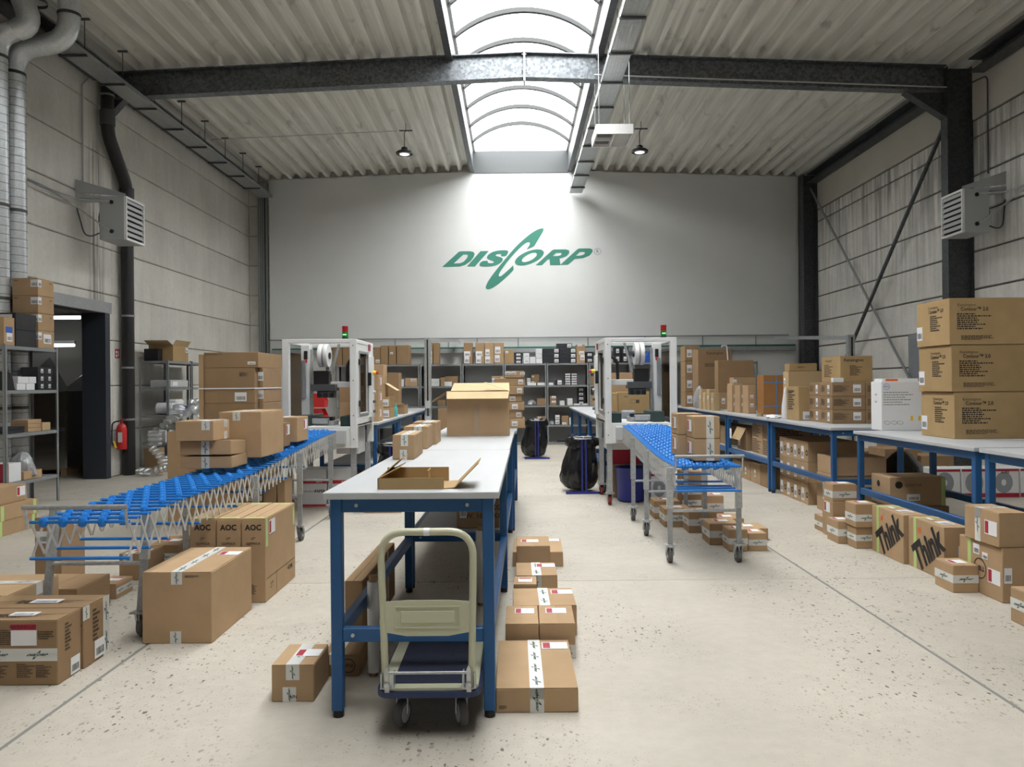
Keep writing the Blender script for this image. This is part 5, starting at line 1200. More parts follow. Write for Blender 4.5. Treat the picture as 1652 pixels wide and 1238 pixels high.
for a in (.66, .84): b.plate('energy_label', 'F', b.w*a, b.h*.14, .05, .085, M['paper'], .001); b.plate('energy_bars', 'F', b.w*a+.004, b.h*.2, .025, .045, M['yellow'], .0022)
for a in (.08, .24, .38): b.mark('print_outline', 'F', curve_mesh('print_outline', [ell(0,0,.03,.006,.018), ell(0,0,.026,.005,.014)], M['grey']), b.w*a+.02, b.h*.16, 1, lift=.0012)
b = WB('flat white and orange box lying on the white monitor box', 3.6, 3.95, 7.52, 7.7, HT_R+.476, .03, 'wh', '', flaps=False, name='flat_box'); b.plate('orange_print', 'F', .03, .006, .12, .02, M['orange'])
for lay in range(3):
    for cx_ in range(2):
        for cy_ in range(2):
            l = f'{("bottom","middle","top")[lay]} layer printer carton, {("near","far")[cy_]} {("left","right")[cx_]} of the twelve stacked on right table'
            WB(l, 3.6+cx_*.385, 3.98+cx_*.385, 8.72+cy_*.34, 9.055+cy_*.34, HT_R+lay*.157, .155, 'k2', 'sf:.05,.3,.5,.5 wf:.75,.55,.09,.09 wl:.72,.5,.06,.1 sl:.1,.3,.4,.5', flaps=False, group='printer cartons stacked on right table')
b = WB('golden printed carton on top of the twelve stacked printer cartons', 3.73, 4.1, 8.8, 9.33, HT_R+.472, .30, 'k4', 'sf:.3,.25,.4,.4 sl:.15,.2,.5,.5')
word(b, 'F', 'Kensington', .42, .84, .05, 'ink', .015); word(b, 'L', 'Kensington', .4, .84, .04, 'ink', .01)
WB('small white carton in front of the golden carton on the printer cartons', 3.62, 3.74, 8.73, 8.79, HT_R+.472, .05, 'wh', '', flaps=False)
b = WB('golden carton with printed side left of the stacked printer cartons', 3.5, 3.75, 9.47, 9.9, HT_R, .42, 'k4', 'sl:.15,.3,.6,.55 wf:.6,.15,.2,.1'); word(b, 'L', 'Kensington', .4, .87, .05, 'ink', .01)
WB('carton below a small flat one behind the golden carton with printed side', 3.6, 4.06, 10.1, 10.3, HT_R, .62, 'k3', 'wl:.3,.8,.06,.07')
WB('small flat golden carton on top of the pale carton on right table', 3.62, 3.98, 10.11, 10.3, HT_R+.622, .1, 'k4', 'sf:.3,.4,.3,.2,1')
b = WB('rust brown carton with crossed blue straps on right table', 3.66, 4.02, 11.3, 11.6, HT_R, .58, 'k5', '')
for a in (.2, .8): b.plate('strap', 'F', 0, b.h*a, b.w, .02, M['strapb'] if 'strapb' in M else mat('blue_strap', (.1,.2,.38), .5))
b.plate('strap', 'F', b.w*.5, 0, .02, b.h, mat('blue_strap', (.1,.2,.38), .5), .001)
for k in range(3): WB(f'{("nearest","middle","farthest")[k]} of three slim upright cartons beside the blue strapped one', 3.54-.03*k, 3.65-.03*k, 11.65+k*.33, 11.93+k*.33, HT_R, .43, 'k1', 'wf:.5,.6,.05,.05 wf:.5,.3,.05,.05', flaps=False)
WB('upright carton with printed text left of the slim cartons', 3.60, 3.76, 12.7, 13.0, HT_R, .46, 'k3', 'sf:.2,.3,.6,.6')
WB('wide carton behind the slim upright cartons on right table', 3.72, 4.1, 13.05, 13.3, HT_R, .56, 'k1', 'wf:.06,.85,.06,.1 wf:.06,.6,.06,.1 wf:.06,.3,.06,.1')
b = WB('broad brown carton standing high behind the row of upright cartons', 3.62, 4.25, 13.66, 13.9, HT_R+.3, .57, 'k2', '', flaps=False)
WB('carton carrying the broad brown one on right table', 3.6, 4.1, 13.62, 13.95, HT_R, .297, 'k1', 'wf:.2,.5,.06,.1')
b = WB('big brown carton at far end of right row, cord over its edge', 3.42, 4.05, 14.3, 14.75, HT_R, 1.1, 'k2', 'sf:.2,.7,.5,.06,1'); word(b, 'F', 'Kensington', .5, .93, .07, 'inkbr', .01)
tag(MB().tube(bend([(3.85,14.26,2.1), (3.85,14.27,2.12), (3.95,14.28,2.12), (3.97,14.27,1.8)], .03), .012, 6).build('cord', M['paper']), 'white cord hanging over the big brown carton at far table end', 'cord')
for k in range(4): WB(f'{("lowest","second","third","topmost")[k]} labelled carton of the tall column at far right table end', 3.33, 3.62, 15.0, 15.4, HT_R+k*.30, .298, 'k2', 'wf:.3,.5,.1,.15 wf:.75,.5,.1,.15', flaps=False)
for k in range(4): WB(f'{("first","second","third","fourth")[k]} narrow upright carton under the broad brown carton', 3.34+k*.0, 3.44, 12.9+k*.28, 13.1+k*.28, HT_R, .3+.06*(k % 2), 'k3', 'wl:.5,.6,.06,.06', flaps=False)
# ---------------------------------------------------------------- under the right row tables
for lay in range(3):
    for k in range(4):
        l = f'{("bottom","middle","upper")[lay]} layer carton, {("nearest","second","third","farthest")[k]} of four with black round logo under right table'
        b = WB(l, 3.42, 4.01, 8.98+k*.24, 9.215+k*.24, lay*.247, .245, 'k2' if False else 'k1', 'wl:.32,.45,.085,.15', flaps=False, group='black logo cartons under right table') if lay*.247 < .3 or True else None
        b.mark('round_logo', 'L', curve_mesh('round_logo', [ell(0,0,1,0,1), ell(0,0,.5,0,.5)], M['ink']) if k == 0 and lay == 0 else RL, b.d*.85, b.h*.45, .035) if (k or lay) else None
        if k == 0 and lay == 0:
            RL = curve_mesh('round_logo', [ell(0,0,1,0,1), ell(0,0,.5,0,.5)], M['ink']); b.mark('round_logo', 'L', RL, b.d*.85, b.h*.45, .035)
WB('tall carton with white label under right table, nearest the leg', 3.42, 3.86, 8.3, 8.72, 0, .42, 'k1', 'wl:.5,.55,.07,.2')
WB('carton with folded lid on the tall one under right table', 3.44, 4.0, 8.28, 8.75, .422, .2, 'k1', '')
for k in range(4):
    WB(f'{("lower near","lower far","upper near","upper far")[k]} pattern printed carton on the shelf under right table', 3.42, 3.9, 10.15+(k % 2)*.48, 10.6+(k % 2)*.48, .432+(k//2)*.225, .222, 'k1', 'sl:.05,.05,.9,.9 sf:.05,.05,.9,.9', flaps=False)
b = WB('half open carton with white label on the shelf under right table', 3.4, 3.75, 11.3, 11.75, .432, .33, 'k2', 'wl:.25,.3,.08,.08'); flap(b.r, (-b.w/2, -b.d/2, b.h), (-b.w/2, b.d/2, b.h), (-.5, 0, -1), .2, 'k3')
b.plate('white_label', 'L', .05, .16, .1, .15, M['paper'], .13, .001)
for k in range(4): WB(f'{("nearest","second","third","farthest")[k]} carton in the row on floor under far right tables', 3.42, 3.8, 10.3+k*.45, 10.72+k*.45, 0, .30-.02*k, 'k1' if k else 'k2', 'wl:.5,.5,.06,.1' if k else '', flaps=k == 0)
for k in range(3): WB(f'{("nearest","middle","farthest")[k]} carton on the lower shelf at far right row end', 3.42, 3.85, 12.3+k*.55, 12.8+k*.55, .432, .3, 'k2', '', flaps=False)
for k in range(4):
    b = WB(f'{("first","second","third","fourth")[k]} white and red paper roll box standing on floor beyond right tables', 5.1+k*.36, 5.44+k*.36, 9.4, 9.7, 0, .36, 'wh', '', flaps=False, name='paper_box')
    b.plate('red_stripe', 'F', 0, b.h*.02, b.w, b.h*.14, M['redlab']); b.plate('red_stripe', 'F', 0, b.h*.9, b.w, b.h*.08, M['redlab']); b.mark('roll_picture', 'F', curve_mesh('roll_picture', [ell(0,0,.11,0,.13), ell(0,0,.03,0,.04)], M['gb']), b.w*.45, b.h*.52, 1, lift=.0014)
    if k: word(b, 'F', 'ALPES', .5, .86, .04, 'inkbr', .02)
for k in range(6): WB(f'{("left","middle","right")[k % 3]} dim carton in the {("near","far")[k//3]} row on floor beyond right tables', 4.6+(k % 3)*.5, 5.05+(k % 3)*.5, 10.6+(k//3)*.8, 11.1+(k//3)*.8, 0, .4+.1*(k % 2), 'k2', '', flaps=False)
tag(MB().lathe([(.16,0), (.19,.1), (.21,.3), (.2,.5), (.1,.62), (.05,.66)], 24, wob=lambda a, i: 1+.08*sin(6*a+i)).build('rubbish_bag', M['bag'], None, (4.3, 8.55, 0), smooth=True), 'black plastic bag on floor behind the right row tables', 'bag')
# ================================================================ ON THE BACK SHELVES
def S(label, u0, u1, vt, vb, m='k1', feats='', d=.3, n=1, fl=False, name=None, dy=.02, group=None):
    z = min(LV, key=lambda q: abs(q-onY((u0+u1)/2, vb, BSY0).z)); Y = BSY0+dy
    x0, x1 = onY(u0, vb, Y).x+.003, onY(u1, vb, Y).x-.003; h = onY((u0+u1)/2, vt, Y).z-z
    nmx = name or {'bk': 'black_box', 'wh': 'white_box'}.get(m, 'cardboard_box')
    for k in range(n):
        l = label if n == 1 else f'{("bottom","second","third","fourth","fifth")[k] if k < n-1 else "top"} {label}'
        WB(l, x0, x1, Y, Y+d, z+k*h/n+.001, h/n-.003, m, feats, flaps=fl, name=nmx, group=group)
S('small carton at the left end of the top back shelf', 603, 613.5, 560, 587, 'k2', 'wf:.6,.2,.1,.08')
S('brown carton, left of three beside each other on top shelf', 614, 626, 557.5, 587, 'k2'); S('brown carton, middle of three beside each other on top shelf', 627, 639, 557.5, 587, 'k2', 'wf:.4,.6,.07,.05'); S('brown carton, right of three beside each other on top shelf', 640, 660, 557, 587, 'k2', '', .4)
S('labelled carton right behind the left cable post on top shelf', 689, 698, 553, 587, 'k1', 'wf:.5,.2,.1,.16 wf:.5,.5,.1,.1'); S('darker carton right of the cable post on top shelf', 699, 708, 553, 587, 'k2', '', .4)
b = S('first upright labelled carton on top shelf, its lid open', 748, 762.5, 553, 587, 'k2', 'wf:.35,.2,.12,.16 wf:.4,.48,.15,.12')
S('second upright labelled carton on top shelf', 767, 781.5, 553, 587, 'k1', 'wf:.35,.2,.12,.16 wf:.4,.48,.15,.12'); S('third upright labelled carton on top shelf', 782, 797, 553, 587, 'k1', 'wf:.3,.2,.12,.16 wf:.3,.55,.1,.14'); S('fourth upright labelled carton on top shelf', 797.5, 813, 553, 587, 'k1', 'wf:.3,.25,.12,.16 wf:.35,.65,.13,.16')
S('plain golden carton on top shelf between kraft and black boxes', 814, 829, 565, 587, 'k4', 'wf:.25,.85,.06,.05')
S('small black box in the three high stack on top shelf', 830, 843, 569.5, 587, 'bk', 'wf:.5,.5,.1,.05', n=3); S('pale pink box in the pair on top shelf', 844.5, 854.5, 570, 587, 'wh', 'wf:.5,.5,.1,.05', n=2)
S('small clear fronted white box on top shelf', 855, 864, 576, 587, 'wh', ''); S('white box in the narrow stack left of the big black boxes', 864.5, 875, 563, 587, 'wh', '', n=3)
S('big black box of left column on top shelf', 875.5, 902, 562, 587, 'bk', 'wf:.85,.5,.1,.08', n=3); S('big black box of right column on top shelf', 902.5, 929, 562, 587, 'bk', 'wf:.85,.5,.1,.08', n=3)
Y = BSY0+.03; z = onY(910, 562, Y).z
WB('black box lying crosswise on the two black columns', onY(898, 560, Y).x, onY(923, 560, Y).x, Y, Y+.3, z+.002, .11, 'bk', 'wf:.82,.5,.1,.08', flaps=False, name='black_box')
S('open fronted kraft carton right of the black boxes', 930, 944, 556, 587, 'k1', 'wf:.7,.3,.1,.12 wf:.6,.55,.12,.08 wf:.4,.95,.1,.04'); S('black box in the pair at right end of top shelf', 945, 958, 568, 587, 'bk', 'wf:.5,.5,.1,.06', n=2)
S('black labelled box of left stack seen through right machine', 991, 1002, 560, 584, 'bk', 'wf:.5,.5,.07,.1', n=2); S('black labelled box of right stack seen through right machine', 1003, 1014, 560, 584, 'bk', 'wf:.5,.5,.07,.1', n=2)
S('brown carton seen high through left machine, left one', 537, 552, 560, 587, 'k2'); S('brown carton seen high through left machine, right one', 553, 565, 556, 587, 'k2')
# second level
S('brown labelled carton on second shelf behind the open cartons', 653, 674, 610, 622, 'k1', 'wf:.55,.75,.06,.06 wf:.8,.75,.06,.06'); S('white box on second shelf left of cable post', 646, 652, 612, 622, 'wh')
S('white box in the pair right of the cable post on second shelf', 696, 709, 611, 622, 'wh', '', n=2); S('open brown carton on second shelf full of small things', 718, 739, 607, 622, 'k2', '', dy=.12); S('small white box in front of the open brown carton', 717, 729, 616, 622, 'wh', '', .08); S('brown carton left of the open one on second shelf', 710.5, 717.5, 609, 622, 'k1', '')
for a, c, l in ((749, 762, 'left'), (771, 780, 'middle'), (785, 793, 'right')): S(f'flat white box, {l} of three above the big open carton', a, c, 618.5, 622, 'wh')
S('flat white pack, left of two on second shelf', 851, 865, 617.5, 622, 'wh', d=.18); S('flat white pack, right of two on second shelf', 867, 880, 617.5, 622, 'wh', d=.18); S('dark brown carton in the pair set back on second shelf', 857, 870, 604, 622, 'k2', 'wf:.2,.6,.06,.04', n=2, dy=.22, d=.2)
S('thin white box in the pair left of the dark brown cartons', 850, 856.3, 610, 617, 'wh', '', dy=.22, d=.2, n=2)
S('single small white box on second shelf', 885, 893, 617.5, 622, 'wh'); S('black box with white front on second shelf', 897, 908, 612.5, 622, 'bk', 'wf:.55,.5,.1,.1')
S('white fronted black box of the left five high stack', 911.5, 920.5, 602.5, 622, 'bk', 'wf:.5,.55,.12,.035', n=5); S('white fronted black box of the right five high stack', 921.8, 930.8, 602.5, 622, 'bk', 'wf:.5,.55,.12,.035', n=5)
S('brown carton at right end of second shelf beside machine', 952, 959, 607, 622, 'k2')
# third level
S('brown carton on third shelf beside the grey bag', 866, 880, 643, 656, 'k2', '', d=.35); S('flat white fronted brown box in the pair on third shelf', 887, 898, 639, 656, 'k2', 'wf:.6,.75,.1,.05', n=2)
S('white box of the short pair on third shelf', 903, 911, 647, 656, 'wh', '', n=2); S('white box of the three high stack on third shelf', 915.3, 924, 643, 656, 'wh', '', n=3); S('flat white box, left of two at right end of third shelf', 925.5, 936, 651.5, 656, 'wh', d=.16); S('flat white box, right of two at right end of third shelf', 938.5, 949, 651.5, 656, 'wh', d=.16)
S('dark box of the tall stack set back on third shelf', 932, 943.5, 625, 656, 'bk', 'wf:.5,.45,.1,.06', n=4, dy=.2, d=.2)
b = S('kraft carton with black ring print on third shelf', 951, 960, 638, 656, 'k1', '')
S('brown carton on third shelf behind big open carton', 706, 719, 645, 656, 'k2', '', dy=.1)
# fourth and lowest
S('brown carton on fourth shelf above the bin liner', 866, 880, 672, 688, 'k2', 'wf:.3,.9,.08,.03'); S('white fronted black box in the pair on fourth shelf', 894, 903, 670, 688, 'bk', 'wf:.6,.6,.1,.1', n=2); S('brown carton on fourth shelf with white label below', 906, 917.5, 671, 688, 'k2', 'wf:.4,.15,.1,.05'); S('narrow white and brown box on fourth shelf', 918.5, 924, 674, 688, 'wh', '')
S('flat black case on the lowest back shelf', 899, 919, 712, 717, 'bk', '')
def lump(name, lab, cat, x, y, z, r, h, m, seed):
    rd = random.Random(seed); p = [rd.uniform(0, 6) for _ in range(4)]
    o = MB().lathe([(r*.7, 0), (r, h*.15), (r*.95, h*.4), (r*.75, h*.7), (r*.4, h*.9), (r*.1, h)], 28, wob=lambda a, i: 1+.18*sin(3*a+p[0]+i)+.1*sin(7*a+p[1]-2*i)+.05*sin(13*a+p[2])).build(name, m, None, (x, y, z), smooth=True)
    return tag(o, lab, cat)
M['foil'] = mat('crumpled_grey_film', (.36,.37,.39), .3, metal=.2, bump=.6, bscale=30)
p = onY(858.5, 655, BSY0+.2); lump('plastic_bag', 'crumpled grey plastic bag on third back shelf', 'bag', p.x, p.y, LV[2], .1, .14, M['foil'], 3)
p = onY(891, 687, BSY0+.2); lump('plastic_bag', 'crumpled clear bag on fourth back shelf', 'bag', p.x, p.y, LV[1], .09, .1, M['foil'], 4)
tag(MB().prism([(-.16, 0), (.1, 0), (.16, .34), (.02, .28)], 0, .3).build('blue_bin', M['bluep'], None, (onY(1047, 590, 18.22).x, 18.22, LV[4])), 'slanted blue plastic bin on top shelf behind right machine', 'bin')
# ================================================================ LEFT ROW TABLES
zt3 = [HT_R, HT_R+.205, HT_R+.41]
for k in range(3): WB(f'{("lowest","middle","topmost")[k]} carton in the stack right behind the left machine window', -2.12, -1.80, 10.15, 10.5, HT_R+k*.207, .205, 'k1', 'pr:.5,.6' if k else 'pr:.4,.55')
t = thing('open_carton', 'open carton with torn flap on left packing tables', 'box', (-1.97, 11.25, HT_R+.31)); wallbox(MB(), .2, .3, .2).build('carton', M['k1'], t); flap(t, (.1, -.15, .2), (.1, .15, .2), (.8, 0, -.5), .2, 'kin'); flap(t, (-.1, -.15, .2), (.1, -.15, .2), (0, -.2, 1), .09, 'kin')
WB('golden carton with white label below the open carton on left tables', -2.1, -1.8, 11.1, 11.5, HT_R+.16, .15, 'k4', 'wf:.72,.45,.13,.1', flaps=False); WB('lower golden carton with white label on left tables', -2.0, -1.8, 11.1, 11.5, HT_R, .158, 'k4', 'wf:.6,.45,.13,.1', flaps=False)
WB('small carton with label in front of the golden cartons', -2.04, -1.87, 10.65, 10.95, HT_R, .19, 'k1', 'wr:.4,.6,.06,.1')
t = thing('open_carton', 'low open carton at far end of left packing tables', 'box', (-1.95, 12.9, HT_R)); wallbox(MB(), .26, .4, .15).build('carton', M['k2'], t); flap(t, (-.13, -.2, .15), (.13, -.2, .15), (0, -.5, .3), .06, 'k1')
bo = thing('spray_bottle', 'small teal bottle standing at edge of left packing tables', 'bottle', (-1.815, 11.72, HT_R)); MB().lathe([(.03,0), (.032,.02), (.032,.13), (.014,.16)], 16).build('body', M['teal'], bo, smooth=True); MB().tube([(0,0,.16), (0,0,.2)], .013, 10).build('cap', M['teal'], bo)
for k in range(2):
    z0 = HT_R+k*.2; t = thing('storage_bin', ('lower' if k == 0 else 'upper') + ' red stacking bin seen through left taping machine', 'bin', (-2.585, 10.05, z0))
    mb = MB(); mb.prism([(-.09, 0), (.09, 0), (.1, .09), (.06, .18), (-.09, .18)], 0, .006).prism([(-.09, 0), (.09, 0), (.1, .09), (.06, .18), (-.09, .18)], .194, .2).box(-.09, .09, .006, .194, 0, .006).box(-.09, -.084, .006, .194, .006, .18).box(.088, .094, .006, .194, .006, .09); mb.build('bin_body', M['red'], t)
for k, (x0, y0, z, w, h) in enumerate(((-2.42, 10.6, 0, .25, .25), (-2.42, 10.6, .252, .25, .25), (-2.45, 11.9, 0, .3, .3), (-2.4, 11.9, .302, .3, .28), (-2.5, 12.6, 0, .35, .62), (-2.45, 13.6, 0, .4, .7), (-2.45, 12.62, .622, .3, .2))):
    WB(f'{("lower near","upper near","lower middle","upper middle","tall rear","farthest tall","small high")[k]} carton seen through left taping machine', x0, x0+w, y0, y0+.35, HT_R+z, h, 'k1' if k % 2 == 0 else 'k2', 'wf:.3,.3,.05,.05' if k == 3 else '', flaps=False)
for k in range(4): WB(f'{("nearest","second","third","farthest")[k]} dark carton on floor under left row tables', -2.4, -1.95, 10.2+k*1.1, 10.7+k*1.1, 0, .3+.05*(k % 2), 'k2', '', flaps=False)
WB('tall brown board standing beyond the centre tables', -1.46, -1.26, 14.6, 14.75, 0, .98, 'k2', '', flaps=False)
t = thing('open_carton', 'flat open carton on floor under the left machine', 'box', (-1.5, 8.85, 0)); wallbox(MB(), .42, .34, .09).build('carton', M['k1'], t); flap(t, (-.21, .17, .09), (.21, .17, .09), (0, .1, 1), .16, 'k1'); flap(t, (-.21, -.17, .09), (-.21, .17, .09), (-.5, 0, .9), .15, 'k1')
# behind the right machine
WB('broad plain carton standing behind right taping machine', 1.34, 1.80, 10.95, 11.15, HT_R, .63, 'k1', '', flaps=False)
b = WB('golden flat television carton seen through right taping machine', 1.40, 1.83, 10.42, 10.68, HT_R, .36, 'k4', 'sf:.2,.8,.15,.06,1', flaps=False); b.plate('print_frame', 'F', .17, .21, .12, .045, M['inkbr']); b.plate('print_field', 'F', .173, .213, .07, .039, M['k4'], .0014)
WB('second golden carton under the grey cloth behind right machine', 1.33, 1.395, 10.4, 10.8, HT_R, .35, 'k4', '', flaps=False)
tag(MB().cbox(1.42, 1.6, 10.15, 10.3, HT_R, HT_R+.12, .02).build('grey_case', M['gb']), 'small grey ribbed case on table behind right machine', 'case')
lump('plastic_bag', 'crumpled clear film lying behind right machine deck', 'bag', 1.66, 10.24, HT_R, .1, .07, M['foil'], 8)
b = PX('white box with paper roll picture on floor by right machine', 1050, 1077, 764, 811, 0, .3, 'wh', '', flaps=False, name='paper_box'); b.mark('roll_picture', 'F', curve_mesh('roll_picture', [ell(0,0,.075,0,.11), ell(0,0,.02,0,.03)], M['gb']), b.w*.5, b.h*.5, 1); b.plate('red_stripe', 'F', 0, b.h*.02, b.w, b.h*.12, M['redlab']); b.plate('red_stripe', 'F', 0, b.h*.9, b.w, b.h*.08, M['redlab'])
tb = thing('plastic_tub', 'round dark blue tub on floor under right machine', 'tub', (1.42, 9.42, 0)); MB().lathe([(.15,0), (.17,.02), (.19,.4), (.2,.42), (.185,.41), (.16,.03)], 28).build('tub_body', M['blue2'], tb, smooth=True); MB().tube([(.2*cos(2*pi*k/24), .2*sin(2*pi*k/24), .41) for k in range(25)], .01, 6, False).build('rim', M['blue2'], tb)
WB('dark carton behind the blue tub under right machine', 1.19, 1.6, 9.68, 9.9, 0, .42, 'k2', '', flaps=False)
t = thing('red_crate', 'dark red crate stacked under right taping machine', 'crate', (1.39, 9.79, .422)); wallbox(MB(), .38, .2, .18, .012).build('crate_body', M['redlab'], t)
# far right end extras
lump('plastic_bag', 'bulging grey plastic bag hanging at far end of right tables', 'bag', 3.2, 14.3, HT_R+.0, .11, .42, M['foil'], 12).location = (3.42, 14.2, HT_R)
t = thing('tape_dispenser', 'small tape roll lying on right table before strapped carton', 'tape', (3.43, 10.75, HT_R)); MB().lathe([(.045,0), (.045,.05), (.03,.05), (.03,0)], 20).build('roll', M['k3'], t, smooth=True); MB().box(.04, .18, -.02, .02, 0, .02).build('strip', M['paper'], t)
lump('paper_bundle', 'crumpled white paper on right table by the strapped carton', 'paper', 3.42, 10.2, HT_R, .1, .05, M['paper'], 14)
lump('foam_roll', 'white foam wrap sticking up behind golden cartons on right table', 'foam', 3.52, 10.12, HT_R+.5, .05, .42, M['paper'], 15).location = (3.545, 10.05, HT_R)
# ================================================================ LEFT SHELVES
for k in range(4): WB(f'{("lowest","second","third","topmost")[k]} of four kraft cartons on the left edge shelf', -6.2, -5.88, 9.5, 9.83, 1.942+k*.217, .215, 'k1', 'wf:.86,.7,.09,.09 wr:.1,.7,.07,.09 sf:.08,.82,.2,.08,1 sr:.7,.75,.2,.1,1' + (' wr:.55,.55,.16,.12' if k == 0 else ''), flaps=False)
for k in range(2):
    b = WB(('lower' if k == 0 else 'upper') + ' black printer box on the left edge shelf', -6.2, -5.88, 9.07, 9.46, 1.942+k*.2, .198, 'bk', 'sr:.3,.25,.5,.3', flaps=False, name='printer_box'); b.plate('grey_print', 'F', .02, .02, b.w-.06, b.h-.04, M['wh'] if k else M['k1'])
WB('kraft box with blue print at far left of the edge shelf', -6.15, -5.88, 8.86, 9.05, 1.942, .33, 'k1', 'wr:.5,.3,.1,.1', flaps=False).plate('blue_print', 'R', .03, .15, .12, .07, M['bluep'])
for k, (y0, z, w) in enumerate(((9.1, 0, .16), (9.28, 0, .16), (9.12, .082, .2), (9.33, .082, .14))): WB(f'{("left lower","right lower","left upper","right upper")[k]} small white box on left edge shelf', -6.1, -5.89, y0, y0+w, 1.422+z, .08, 'wh', '', flaps=False, name='white_box')
for k in range(6): WB(f'{("bottom","middle","top")[k//2]} {("left","right")[k % 2]} small black toner box on left edge shelf', -6.1, -5.89, 9.5+(k % 2)*.155, 9.65+(k % 2)*.155, 1.422+(k//2)*.095, .093, 'bk', 'wr:.55,.5,.05,.05', flaps=False, name='toner_box')
tag(MB().prism([(8.9, 0), (9.08, 0), (9.02, .2), (8.94, .22)], -6.15, -5.9, 'x').build('black_case', M['black'], None, (0, 0, 1.421)), 'black case leaning on left edge shelf', 'case')
for k in range(3): WB(f'{("bottom","middle","top")[k]} flat kraft box of the small pile on left edge shelf', -6.1, -5.89, 9.3, 9.56, .912+k*.05, .048, 'k1', '', flaps=False)
WB('flat kraft box right of the small pile on left edge shelf', -6.1, -5.89, 9.58, 9.75, .912, .1, 'k3', '', flaps=False)
for k in range(2): WB(('lower' if k == 0 else 'upper') + ' black tray on left edge shelf', -6.2, -5.92, 8.95, 9.28, .912+k*.04, .035, 'bk', '', flaps=False, name='tray')
lump('plastic_bag', 'grey translucent plastic bag on lowest left edge shelf', 'bag', -6.03, 9.4, .342, .15, .33, M['foil'], 21)
b = WB('red and white box on lowest left edge shelf', -6.15, -5.9, 8.95, 9.18, .342, .22, 'wh', '', flaps=False, name='toner_box'); b.plate('red_print', 'F', 0, 0, b.w, b.h, M['redlab']); WB('low kraft carton on lowest left edge shelf', -6.0, -5.88, 9.2, 9.55, .342, .1, 'k1', '', flaps=False)
for k, (z, h, x1, y0, y1, ft) in enumerate(((0, .145, -5.0, 7.42, 8.03, 'gl:.0'), (.147, .145, -5.0, 7.45, 8.05, ''), (.294, .17, -5.06, 7.48, 7.95, 'pr:.82,.6'))):
    b = WB(f'{("bottom","middle","top")[k]} flat carton of the pile on floor at left edge', -5.5, x1, y0, y1, z, h, 'k1', ft if k == 2 else '')
    if k < 2: b.plate('lime_tape', 'R', b.d*.86, 0, .05, b.h, M['lime']); b.plate('lime_tape', 'R', b.d*.02, 0, .05, b.h, M['lime'])
# unit by the wall
t = thing('open_carton', 'open carton with raised flaps on top of left wall shelf', 'box', (-6.12, 13.62, 1.892)); wallbox(MB(), .42, .62, .28).build('carton', M['k4'], t); flap(t, (-.21, -.31, .28), (.21, -.31, .28), (0, -.8, .3), .2, 'k3'); flap(t, (.21, -.31, .28), (.21, .31, .28), (.3, 0, .5), .1, 'k3')
Box(t, .42, .62, .28).feat('wr:.9,.75,.1,.09')
tag(MB().cbox(-6.33, -6.08, 13.13, 13.29, 1.892, 2.1, .01).build('black_device', M['black']), 'black device on left wall shelf before the open carton', 'device')
t = thing('film_machine', 'grey film inflating device on third left wall shelf', 'device', (-6.1, 13.6, 1.432)); MB().cbox(-.18, .18, -.35, .35, 0, .13, .01).build('casing', M['lgrey'], t); MB().box(.181, .185, -.3, -.1, .03, .1).build('front_plate', M['paper'], t)
t = thing('film_machine', 'white and blue air pillow machine on left wall shelf', 'device', (-6.05, 13.5, .962)); MB().cbox(-.15, .15, -.1, .35, 0, .14, .01).build('base', M['blue2'], t); MB().cbox(-.1, .12, .0, .3, .14, .26, .03).build('cover', M['white'], t); MB().tube([(-.12, -.2, .11), (.15, -.2, .11)], .1, 20).build('film_roll', M['paper'], t, smooth=True); MB().tube([(.15, -.2, .11), (.156, -.2, .11)], .05, 16).build('core', M['blue2'], t)
WB('small carton on lowest left wall shelf', -6.3, -6.0, 13.2, 13.5, .492, .2, 'wh', 'wr', flaps=False); WB('brown carton standing on floor beside left wall shelf', -6.2, -5.95, 12.85, 13.05, 0, .42, 'k2', '', flaps=False)
# air pillows
M['pil'] = clear_mat('pillow_film', (.95,.96,.97), .74, .3)
t = thing('air_pillow_chain', 'chain of clear air pillows drooping from left wall shelf to the floor', 'air pillows', (-5.7, 12.7, 0))
path = []
keys = [(-.15,.6,1.08), (.0,.3,1.0), (-.05,.05,.86), (-.2,-.1,.66), (-.2,-.15,.44), (-.02,-.15,.28), (.02,-.2,.12), (-.22,-.25,.08), (-.45,-.2,.08)]
def sphere(rx, ry, rz_, n=12, m=7):
    return MB().lathe([(max(.02, sin(pi*i/m))*1.0, -cos(pi*i/m)) for i in range(m+1)], n)
pm_ = sphere(1, 1, 1).mesh('pillow', M['pil'], True)
rd = random.Random(5)
for a, c in zip(keys, keys[1:]):
    for q in range(3):
        s_ = q/3; p = Vector(a).lerp(Vector(c), s_); dd = (Vector(c)-Vector(a)).normalized()
        o = link('pillow', pm_, t, p+Vector((rd.uniform(-.03,.03), rd.uniform(-.03,.03), 0)), dd.to_track_quat('Z', 'Y').to_euler(), (.13, .07, .05))
for k in range(7): link('pillow', pm_, t, (.15+.09*(k % 3), .4+.1*(k//3), 1.02+.04*(k % 2)+.07*(k//3)), (rd.uniform(0,3), rd.uniform(0,3), 0), (.12, .07, .06))
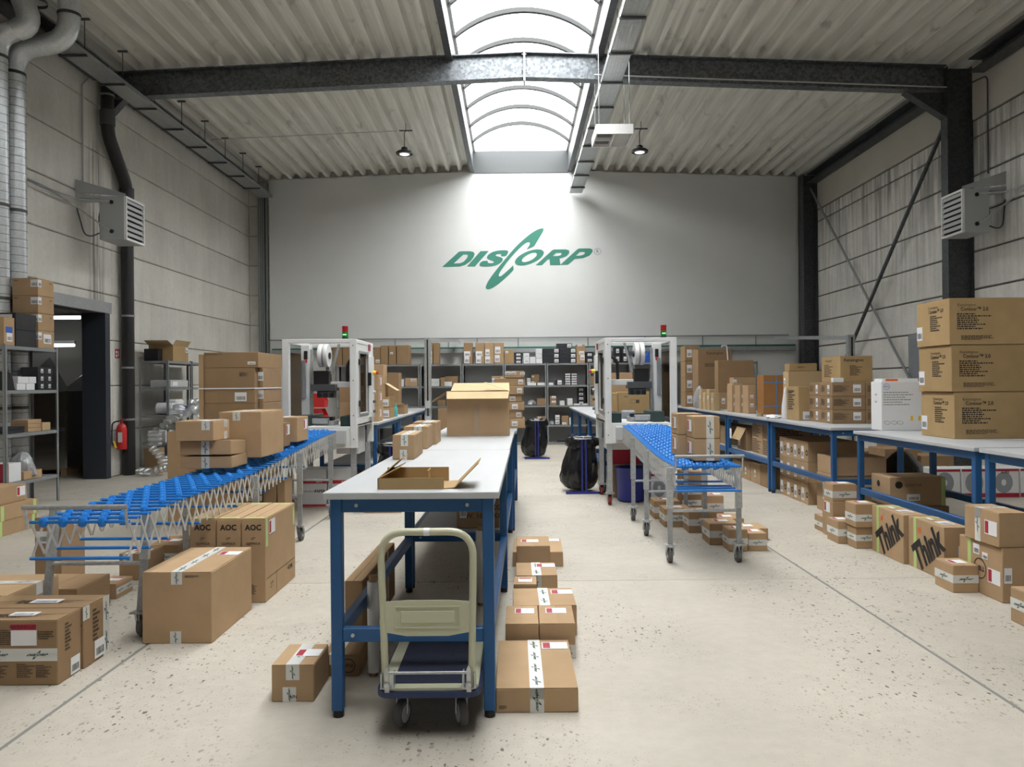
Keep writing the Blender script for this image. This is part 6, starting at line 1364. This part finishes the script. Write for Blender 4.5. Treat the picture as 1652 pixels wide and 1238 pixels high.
# extinguisher and sign
t = thing('fire_extinguisher', 'red fire extinguisher hanging beside the gate', 'extinguisher', (-6.36, 12.43, .44))
MB().lathe([(.07,0), (.078,.02), (.078,.33), (.06,.39), (.028,.42)], 22).build('cylinder', M['red'], t, smooth=True); MB().tube([(0,0,.42), (0,0,.47)], .02, 10).bar((-.02, 0, .47), (.08, 0, .49), .02, .015).build('valve', M['redlab'], t)
MB().tube(bend([(-.02, -.02, .46), (-.12, -.06, .44), (-.12, -.08, .1), (-.05, -.09, .05)], .06), .012, 8).build('hose', M['black'], t); MB().tube([(-.05, -.09, .03), (-.08, -.09, .14)], [.02, .012], 8).build('nozzle', M['yellow'], t)
linkm('label_plate', plate_mesh(M['paper']), t, Matrix.Translation((-.02, -.0795, .12)) @ Matrix.Rotation(pi/2, 4, 'X') @ Matrix.Diagonal((.07, .16, .002, 1)))
t = thing('safety_sign', 'small red extinguisher sign on left wall strip', 'sign', (XL+.002, 12.56, 1.92)); MB().box(0, .004, -.07, .07, 0, .15).build('sign_plate', mat('sign_red', (.5,.02,.03), .5), t); MB().box(.004, .005, -.05, -.005, .02, .06).box(.004, .005, -.05, -.005, .08, .12).box(.004, .005, .02, .045, .03, .12).build('pictogram', M['paper'], t)
t = thing('safety_sign', 'small white sign with red mark on the grey door', 'sign', (XR-.075, 13.6, 1.5)); MB().box(-.004, 0, -.12, .12, 0, .16).build('sign_plate', M['paper'], t); MB().box(-.005, -.004, -.08, .02, .03, .12).build('pictogram', M['redlab'], t)
# store behind the gate
t = thing('pallet', 'pallet of dark cartons standing in the store behind the gate', 'pallet', (-7.9, 13.1, 0))
for k in range(4): MB().box(-.55, .55, -.5+k*.28, -.38+k*.28, .1, .13).build('deck_board', M['wood'], t)
for k in range(3): MB().box(-.55+k*.5, -.45+k*.5, -.5, .5, 0, .1).build('runner', M['wood'], t)
for k in range(6): WB(f'{("bottom left","bottom right","middle left","middle right","top left","top right")[k]} dark carton on the pallet behind the gate', -8.4+(k % 2)*.5, -7.91+(k % 2)*.5, 12.65, 13.5, .131+(k//2)*.42, .418, 'k2', 'bf:.5' if k == 3 else '', flaps=False)
tag(MB().prism([(-.56, .13), (.56, .13), (.58, 1.45), (.3, 1.95), (-.2, 1.5), (-.56, 1.45)], -.55, -.545).prism([(-.55, .13), (.45, .13), (.45, 1.45), (.0, 1.7), (-.55, 1.45)], .565, .57, 'x').build('stretch_film', M['film'], None, (-7.9, 13.13, 0)), 'loose clear stretch film draped over the pallet behind the gate', 'film')
